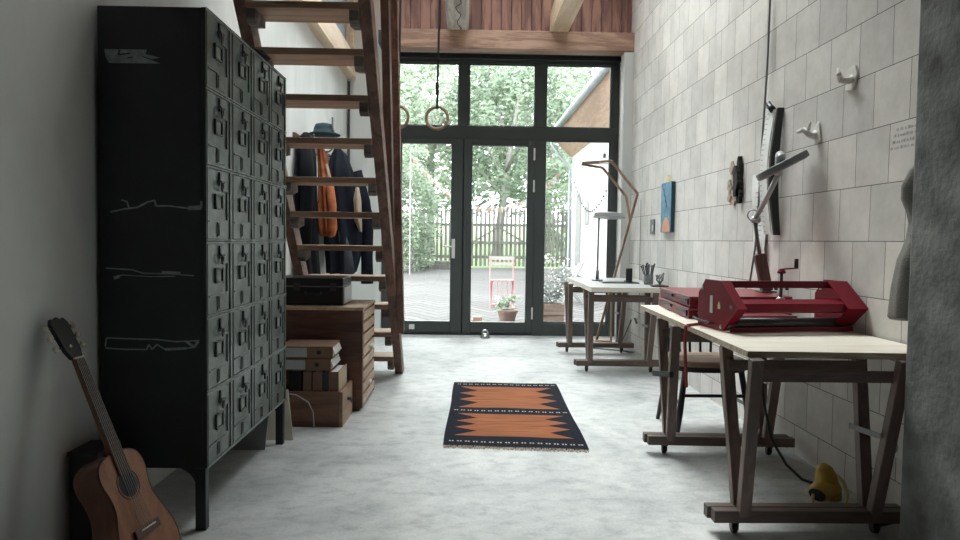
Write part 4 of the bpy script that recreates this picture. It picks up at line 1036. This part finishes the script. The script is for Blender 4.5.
# wall socket
so = empty('wall_socket', (XR, 2.78, .30), 'white double wall socket low on the block wall', 'wall socket')
MB().box(XR-.012, XR-.001, 2.725, 2.835, .262, .348).build('plate', 'white_plastic', so, bevel=.004)
MB().cyl((XR-.0135, 2.78, .305), (XR-.0115, 2.78, .305), .026, 24).build('recess', 'socket_grey', so)
for dy in (-.01, .01): MB().cyl((XR-.015, 2.78+dy, .305), (XR-.013, 2.78+dy, .305), .004, 8).build('pin_hole', 'ink', so)
# grey jacket hung beyond the concrete pier
fj = empty('felt_jacket', (1.70, 2.60, 1.44), 'grey felt garment hanging behind the concrete pier', 'garment')
prof = [(1.45, .02, .03), (1.42, .05, .04), (1.36, .08, .05), (1.31, .078, .05), (1.26, .050, .045), (1.22, .038, .045), (1.16, .045, .05), (1.08, .078, .055), (.98, .096, .060), (.90, .104, .060), (.865, .106, .058), (.855, .098, .05)]
rings = []
for z, hx, hy in dense(prof, 4):
    rings.append([Vector((min(1.786, 1.705+hx*math.cos(t)*(1+.05*math.sin(6*t+z*5))), 2.555+hy*math.sin(t)*(1+.12*math.sin(5*t+z*7)), z)) for t in [2*math.pi*k/36 for k in range(36)]])
MB().loft(rings).build('cloth_body', 'felt', fj, smooth=True)
MB().tube([(1.70, 2.575, 1.46), (1.72, 2.575, 1.52), (1.785, 2.575, 1.53)], .006, 8).build('hanging_loop', 'felt', fj)

# ------------------------------------------------------------------ floor clutter by the block wall
yl = empty('yellow_work_lamp', (1.60, 2.95, 0), 'yellow work lamp with tubular stand on the floor by the wall', 'work lamp')
MB().tube([(1.525, 2.895, .075), (1.545, 2.91, .082), (1.58, 2.935, .090), (1.615, 2.96, .095), (1.63, 2.97, .097)], [.043, .050, .053, .050, .034], 20).build('lamp_head', 'yellow', yl, smooth=True)
MB().cyl((1.521, 2.892, .074), (1.527, 2.896, .0755), .036, 20).build('lens', 'ink', yl)
MB().tube([(1.595, 2.95, .10), (1.592, 2.952, .155), (1.580, 2.948, .195), (1.568, 2.942, .212)], [.050, .044, .036, .026], 16).build('housing', 'yellow', yl, smooth=True)
MB().box(1.60, 1.68, 2.97, 3.05, .0, .085).build('ballast', 'yellow', yl, bevel=.012)
MB().tube([(1.638, 2.955, .165), (1.655, 2.925, .13), (1.655, 2.89, .07), (1.630, 2.862, .030), (1.52, 2.852, .014), (1.497, 2.868, .016), (1.505, 2.895, .055), (1.535, 2.935, .105)], .0075, 8).build('stand', 'yellow_pale', yl, smooth=True)
for o_ in yl.children: o_.scale = (1, 1, .78)
tag(MB().tube([(1.58, 3.62, .70), (1.56, 3.60, .66), (1.55, 3.56, .50), (1.55, 3.50, .30), (1.56, 3.42, .14), (1.59, 3.32, .05), (1.62, 3.22, .012), (1.65, 3.17, .010), (1.70, 3.16, .010)], .007, 8).build('power_cable', 'black_plastic', smooth=True, origin=(1.56, 3.5, .4)),
    'black power cable hanging from the press table to the floor', 'cable')
tag(MB().tube([(1.60, 2.85, .008), (1.66, 2.80, .010), (1.72, 2.82, .008), (1.76, 2.78, .008), (1.74, 2.72, .008), (1.68, 2.70, .008)], .006, 8).build('extension_cable', 'black_plastic', smooth=True, origin=(1.7, 2.78, 0)),
    'black cord lying on the floor in front of the yellow lamp', 'cord')
tag(MB().tube([(1.66, 2.86, .007), (1.635, 2.84, .008), (1.64, 2.80, .007), (1.69, 2.80, .007), (1.73, 2.88, .007), (1.77, 2.90, .03), (1.777, 2.86, .16), (1.777, 2.80, .24)], .006, 8).build('yellow_cable', 'yellow_pale', smooth=True, origin=(1.7, 2.85, 0)),
    'pale yellow cord curling from the floor up to the wall socket', 'cord')

# ------------------------------------------------------------------ garden
b = MB(); b.quad((-12, 8.32, -.04), (14, 8.32, -.04), (14, 24.5, .16), (-12, 24.5, .16))
b.quad((-12, 8.32, -.04), (-12, 8.32, -.3), (14, 8.32, -.3), (14, 8.32, -.04))
struct(b.build('ground', 'paving'), 'pale herringbone paved courtyard beyond the garden door', 'ground')
b = MB(); b.quad((-40, 24.5, .155), (40, 24.5, .155), (40, 70, 2.6), (-40, 70, 2.6))
struct(b.build('ground_meadow', 'meadow'), 'bright green meadow rising behind the fence', 'ground')
# fence and gate
def pickets(name, xa, xb, y, label, top=2.15, gate=False):
    e = empty(name, ((xa+xb)/2, y, .16), label, 'gate' if gate else 'fence')
    x = xa+.05
    k = 0
    while x < xb-.03:
        t = top+(.10*math.sin((x-xa)/(xb-xa)*math.pi) if gate else .03*math.sin(k*2.1))
        MB().prism([(x, .24), (x+.085, .24), (x+.085, t-.06), (x+.0425, t), (x, t-.06)], lambda a, c, q: (a, q, c), y-.02, y).build('picket', 'fence', e); x += .15; k += 1
    for z in (.50, 1.62): MB().box(xa, xb, y, y+.05, z, z+.10).build('rail', 'fence', e)
    if gate:
        for s in (0, 1): MB().bar((xa if s == 0 else xb, y+.0, 1.0), ((xa+xb)/2, y+.0, 1.60), .05, .09, (0, 1, 0)).build('brace', 'fence', e)
        MB().box(xa, xb, y-.06, y-.02, 1.0, 1.10).build('mid_rail', 'fence', e)
    else:
        for xx in (xa, xb-.12): MB().box(xx, xx+.12, y+.05, y+.17, .15, top+.08).build('post', 'fence', e)
    return e
pickets('picket_gate', .12, 2.15, 24.0, 'weathered grey picket gate with diagonal braces across the yard', 2.22, True)
pickets('picket_fence', -2.6, .05, 24.05, 'weathered picket fence between the ivy and the gate', 2.20)
pickets('picket_fence', 2.2, 4.7, 24.05, 'weathered picket fence between the gate and the white building', 2.20)
tag(MB().box(-1.6, .0, 23.0, 23.5, .14, .30).box(-1.55, -.05, 23.05, 23.45, .30, .42).build('bench', 'fence', bevel=.01, origin=(-.8, 23.2, .14)), 'low grey timber bench in front of the fence', 'bench')
# foliage
def leaves(b, c, rx, ry, rz, n, size, seed, shell=.55, zmin=None):
    rnd = random.Random(seed)
    for _ in range(n):
        while True:
            d = Vector((rnd.uniform(-1, 1), rnd.uniform(-1, 1), rnd.uniform(-1, 1)))
            if .05 < d.length < 1: break
        d = d.normalized()*(d.length**(1-shell))
        q = 1+.35*noise.noise(d*1.8+Vector((seed, 0, seed*.7)))
        p = Vector((c[0]+d.x*rx*q, c[1]+d.y*ry*q, c[2]+d.z*rz*q))
        if zmin is not None and p.z < zmin: continue
        if noise.noise(p*(1.1/max(.6, rx*.35))+Vector((seed*3, 0, 0))) < -.18: continue
        s = size*rnd.uniform(.6, 1.4)
        e = Euler((rnd.uniform(-1, 1), rnd.uniform(-1, 1), rnd.uniform(0, 6.28))).to_matrix()
        if rnd.random() < .5: e = Euler((rnd.uniform(.8, 2.2), 0, rnd.uniform(0, 6.28))).to_matrix()
        a = e @ Vector((s, 0, 0)); f = e @ Vector((0, s*.55, 0))
        b._add([p-a, p-f*.9, p+a, p+f*.9], [(0, 1, 2, 3)])
    return b
def tree(x, y, z0, h, r, label, m, seed, n=9500, size=.115, name='garden_tree', group='trees behind the picket fence', lean=0.):
    e = empty(name, (x, y, z0), label, 'tree', group)
    tops = []
    t = MB().tube([(x, y, z0-.1), (x+lean*.3, y, z0+h*.25), (x+lean*.6, y, z0+h*.5), (x+lean, y, z0+h*.8)], [.22, .18, .13, .04], 10)
    for k in range(6):
        a = k*1.05+seed; t.tube([(x+lean*.4, y, z0+h*(.28+.06*k)), (x+lean*.5+r*.4*math.cos(a), y+r*.3*math.sin(a), z0+h*(.42+.07*k)), (x+lean*.6+r*.75*math.cos(a), y+r*.5*math.sin(a), z0+h*(.52+.07*k))], [.09, .06, .02], 7)
    t.build('trunk', 'bark_tree', e, smooth=True)
    b = MB(); leaves(b, (x+lean*.6, y, z0+h*.62), r, r*.8, h*.42, n, size, seed)
    b.build('crown', m, e)
    return e
tree(-5.0, 29, .5, 9.5, 3.4, 'tall pale green tree beyond the left end of the fence', 'leaf3', 1)
tree(-1.6, 31, .6, 9.0, 3.0, 'bright green tree behind the ivy and the fence', 'leaf1', 2)
tree(1.3, 30, .55, 8.6, 3.0, 'spreading green tree with forked branches behind the gate', 'leaf2', 3, lean=.9)
tree(3.8, 32, .6, 10.0, 3.2, 'tall light green tree behind the gate, right of the forked one', 'leaf1', 4)
tree(6.8, 34, .7, 11.0, 3.5, 'tall dense tree rising behind the white building', 'leaf1', 5)
tree(-.2, 42, 1.1, 12.5, 4.5, 'far pale tree seen high between the nearer crowns', 'leaf3', 6, 5200, .24)
tree(5.0, 44, 1.2, 13.0, 5.0, 'far pale tree closing the view above the gate', 'leaf3', 7, 5200, .25)
tree(-6.5, 43, 1.2, 13.0, 5.0, 'far pale tree behind the tall left tree', 'leaf3', 8, 5200, .25)
hd_ = empty('ivy_hedge', (-1.9, 21.5, .12), 'tall bushy ivy hedge at the left side of the courtyard', 'hedge')
b = MB(); leaves(b, (-2.2, 21.5, 2.1), 1.35, 1.1, 2.2, 6500, .075, 21, .45, .13); leaves(b, (-1.55, 22.4, 1.6), .75, .8, 1.7, 2500, .07, 22, .45, .14); leaves(b, (-3.8, 21.5, 2.4), 1.5, 1.2, 2.4, 3000, .09, 23, .45, .13)
b.build('foliage', 'leaf1', hd_)
t = MB()
for x in (-3.6, -2.4, -1.7): t.tube([(x, 21.6, .05), (x+.1, 21.6, 1.2), (x-.05, 21.6, 2.4)], [.07, .05, .02], 7)
t.build('stem', 'bark_tree', hd_)
sh_ = empty('garden_shrub', (4.0, 26.5, .3), 'green shrub showing over the fence beside the white building', 'shrub')
leaves(MB(), (3.7, 26.5, 2.6), 1.3, .9, 2.1, 3200, .10, 31).build('foliage', 'leaf1', sh_); MB().tube([(3.7, 26.5, .2), (3.75, 26.5, 2.4)], [.08, .03], 7).build('stem', 'bark_tree', sh_)
# white building
bd = empty('white_building', (5, 17, 0), 'white rendered outbuilding with boarded eaves right of the yard', 'building')
BX = 3.40
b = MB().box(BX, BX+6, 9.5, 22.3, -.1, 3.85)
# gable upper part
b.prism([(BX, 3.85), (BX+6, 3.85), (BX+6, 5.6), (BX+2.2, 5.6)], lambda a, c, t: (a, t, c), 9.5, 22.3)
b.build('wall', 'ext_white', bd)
MB().prism([(2.72, 4.53), (3.40, 3.86), (3.42, 3.92), (2.76, 4.60)], lambda a, c, t: (a, t, c), 9.5, 22.6).build('soffit', 'soffit', bd)
MB().prism([(2.70, 4.56), (2.76, 4.62), (6.5, 6.3), (6.5, 6.2), (2.80, 4.56)], lambda a, c, t: (a, t, c), 9.5, 22.6).build('roof', 'zinc', bd)
MB().tube([(2.70, 9.5, 4.55), (2.70, 22.65, 4.55)], .095, 12).build('gutter', 'zinc', bd, smooth=True)
MB().tube([(2.72, 22.5, 4.50), (2.74, 22.5, 4.28), (3.05, 22.5, 3.85), (3.34, 22.5, 3.55), (3.36, 22.5, 3.3), (3.36, 22.5, .35), (3.1, 22.45, .22)], .05, 10).build('downpipe', 'zinc', bd, smooth=True)
def arch(y, w, zb, zt):
    poly = [(y-w/2, zb), (y+w/2, zb), (y+w/2, zt-w/2)] + [(y+w/2*math.cos(R(a)), zt-w/2+w/2*math.sin(R(a))) for a in range(15, 180, 15)] + [(y-w/2, zt-w/2)]
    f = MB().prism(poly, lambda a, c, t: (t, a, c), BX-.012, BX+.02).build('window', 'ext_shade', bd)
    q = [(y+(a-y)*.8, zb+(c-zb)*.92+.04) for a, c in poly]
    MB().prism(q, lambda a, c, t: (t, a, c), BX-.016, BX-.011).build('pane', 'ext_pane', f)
arch(20.9, .9, .4, 2.6); arch(19.4, .68, 1.6, 2.3)
MB().cyl((BX-.05, 17.0, 3.25), (BX+.01, 17.0, 3.25), .06, 10).build('wall_lamp', 'black', bd)
# string of lights on the building
sl = empty('string_lights', (BX-.1, 18, 2.8), 'string of small bulbs drooping along the white wall', 'string lights')
P_ = [(BX-.08, 21.6-6.9*t, 3.15-1.35*math.sin(math.pi*t)*(1-.25*t)) for t in [k/24 for k in range(25)]]
MB().tube(P_, .004, 5).build('wire', 'black_plastic', sl)
for p in P_[1:-1]: MB().lathe([(.008, 0), (.022, .012), (.024, .03), (.012, .05)], (p[0], p[1], p[2]-.055), 8).build('bulb', 'dark_steel', sl)
# bunting
bu = empty('bunting', (0, 20, 2.4), 'faded rose and cream bunting strung across the yard', 'bunting')
A, B_ = Vector((-1.62, 20, 3.55)), Vector((2.95, 21.6, 3.35))
P_ = [A.lerp(B_, t)-Vector((0, 0, 1.35*4*t*(1-t))) for t in [k/44 for k in range(45)]]
MB().tube(P_, .008, 5).build('cord', 'slat', bu)
for k, p in enumerate(P_[1:-1]):
    MB().prism([(p.x-.05, p.z), (p.x+.05, p.z), (p.x+.01, p.z-.17)], lambda a, c, t: (a, t, c), p.y-.004, p.y+.004).build('flag', ('flag1', 'flag2', 'slat')[k % 3], bu)
tag(MB().tube([(-1.62, 20, .05), (-1.62, 20, 3.62)], .02, 8).build('garden_pole', 'slat', origin=(-1.62, 20, .1)), 'thin pale pole holding the left end of the bunting', 'pole')
# pink bistro chair
bc = empty('bistro_chair', (.62, 11.75, 0), 'faded pink metal folding chair with white slat back in the yard', 'chair')
for s in (-1, 1):
    x = .62+s*.20
    MB().tube([(x, 11.50, 0), (x, 11.66, .27), (x, 11.93, .86)], .011, 8).build('leg', 'pink', bc)
    MB().tube([(x*1.0-s*.02, 11.96, 0), (x-s*.02, 11.75, .27), (x-s*.02, 11.60, .45)], .011, 8).build('leg', 'pink', bc)
MB().cyl((.42, 11.92, .03), (.82, 11.92, .03), .009, 8).cyl((.42, 11.52, .05), (.82, 11.52, .05), .009, 8).build('cross_bar', 'pink', bc)
b = MB()
for k in range(6): b.box(.42, .82, 11.58+.062*k, 11.58+.062*k+.04, .45, .465)
b.build('seat', 'pink', bc)
for z in (.70, .80): MB().box(.40, .84, 11.87+(z-.70)*.4, 11.885+(z-.70)*.4, z, z+.06).build('back_slat', 'slat', bc)
b = MB()
for k in range(5): b.tube([(.46+.08*k, 11.62, .45), (.44+.09*k, 11.60, .12)], .006, 5)
b.build('strut', 'pink', bc)
# pots
def pot_plant(name, label, x, y, r, h, m, n, lr, lz, size, seed, flowers=0):
    e = empty(name, (x, y, -.02), label, 'potted plant')
    MB().lathe([(r*.72, -.02), (r*.95, h*.8), (r*1.05, h*.8), (r*1.05, h), (r*.9, h), (r*.88, h*.85)], (x, y, 0), 24).build('pot', 'terracotta', e, smooth=False)
    MB().lathe([(r*.86, h*.84), (r*.8, h*.9)], (x, y, 0), 20).build('soil', 'soil', e)
    leaves(MB(), (x, y, h+lz*.75), lr, lr, lz, n, size, seed, .3, h*.85).build('foliage', m, e)
    if flowers: leaves(MB(), (x, y, h+lz*.8), lr*1.05, lr*1.05, lz*1.05, flowers, size*.9, seed+9, .8, h).build('flowers', 'flower', e)
    return e
pot_plant('potted_geranium', 'leafy green plant in a pale clay pot outside the door', .60, 9.75, .145, .15, 'leaf1', 1100, .19, .13, .030, 41, 60)
pl = empty('planter_box', (1.16, 9.55, -.02), 'wooden planter box with a grey-leaved bush outside the side pane', 'planter')
b = MB().box(.98, 1.36, 9.4, 9.7, -.03, .11).box(.975, 1.365, 9.395, 9.705, .115, .27); b.build('box', 'planter', pl, bevel=.005)
MB().box(1.0, 1.34, 9.42, 9.68, .2, .272).build('soil', 'soil', pl)
leaves(MB(), (1.17, 9.55, .58), .25, .2, .34, 1300, .026, 51, .3, .26).build('foliage', 'leaf4', pl)
leaves(MB(), (1.17, 9.55, .60), .28, .22, .36, 260, .016, 53, .8, .3).build('flowers', 'flower', pl)
b = MB()
for k in range(9): b.tube([(1.17+.03*(k-4), 9.55, .25), (1.17+.055*(k-4), 9.55+.03*math.sin(k), .80)], .004, 5)
b.build('stem', 'bark_tree', pl)
tag(MB().box(.10, .24, 9.62, 9.76, -.03, .02).box(.11, .24, 9.62, 9.75, .022, .06).build('brick_stack', 'brick', bevel=.004, origin=(.17, 9.7, -.03)), 'two old bricks stacked on the paving outside the door', 'bricks')
gc = empty('garden_chair', (1.85, 12.6, 0), 'slatted grey folding chair in front of the white building', 'chair')
for s in (0, 1):
    y = 12.4+.4*s
    MB().tube([(1.75, y, -.02), (2.12, y, .75)], .013, 8).build('leg', 'zinc', gc); MB().tube([(2.15, y, -.02), (1.80, y, .42)], .013, 8).build('leg', 'zinc', gc)
b = MB()
for k in range(5): b.box(1.70+.085*k, 1.70+.085*k+.06, 12.38, 12.82, .42, .435)
b.build('seat', 'slat', gc)
b = MB()
for k in range(3): b.bar((2.0+.045*k, 12.38, .52+.09*k), (2.0+.045*k, 12.82, .52+.09*k), .012, .05)
b.build('back_slat', 'slat', gc)

# ------------------------------------------------------------------ light
w = bpy.data.worlds.new('overcast'); SC.world = w; w.use_nodes = True
bg = w.node_tree.nodes['Background']; bg.inputs['Color'].default_value = (.93, .97, 1.0, 1); bg.inputs['Strength'].default_value = 5.2
sun = bpy.data.lights.new('veiled_sun', 'SUN'); sun.energy = 4.2; sun.angle = R(48); sun.color = (1., .985, .96)
so_ = bpy.data.objects.new('veiled_sun', sun); C.objects.link(so_); so_.location = (-4, 14, 12)
so_.rotation_euler = Vector((.21, -.58, -.79)).to_track_quat('-Z', 'Y').to_euler()
def portal(loc, rot, sx, sy):
    l = bpy.data.lights.new('sky_portal', 'AREA'); l.shape = 'RECTANGLE'; l.size = sx; l.size_y = sy; l.cycles.is_portal = True
    o = bpy.data.objects.new('sky_portal', l); C.objects.link(o); o.location = loc; o.rotation_euler = rot
portal((.4, 8.33, 1.65), (R(-90), 0, 0), 2.8, 3.3)
for x0, x1, y0, y1 in SKY: portal(((x0+x1)/2, (y0+y1)/2, ZR+.32), (0, 0, 0), x1-x0, y1-y0)

# ------------------------------------------------------------------ camera
f, cx, cy, vx, vy, roll, H = 690., 480., 270., 466., 240., .013, 1.134
Yc = Vector(((vx-cx)/f, -(vy-cy)/f, -1)).normalized()
X0 = Vector((math.cos(roll), -math.sin(roll), 0)); Xc = (X0-Yc*X0.dot(Yc)).normalized(); Zc = Xc.cross(Yc)
cam = bpy.data.cameras.new('camera'); co = bpy.data.objects.new('camera', cam); C.objects.link(co)
co.matrix_world = Matrix.Translation((0, 0, H)) @ Matrix((Xc, Yc, Zc)).to_4x4()
cam.sensor_width = 36; cam.lens = f*36/960; cam.clip_start = .05; cam.clip_end = 300
SC.camera = co
vs = SC.view_settings; vs.view_transform = 'Standard'; vs.look = 'None'; vs.gamma = 1; vs.exposure = 1.18
SC.cycles.max_bounces = 10; SC.cycles.diffuse_bounces = 6; SC.cycles.transparent_max_bounces = 16
for o in bpy.data.objects:
    if '_o' in o: del o['_o']
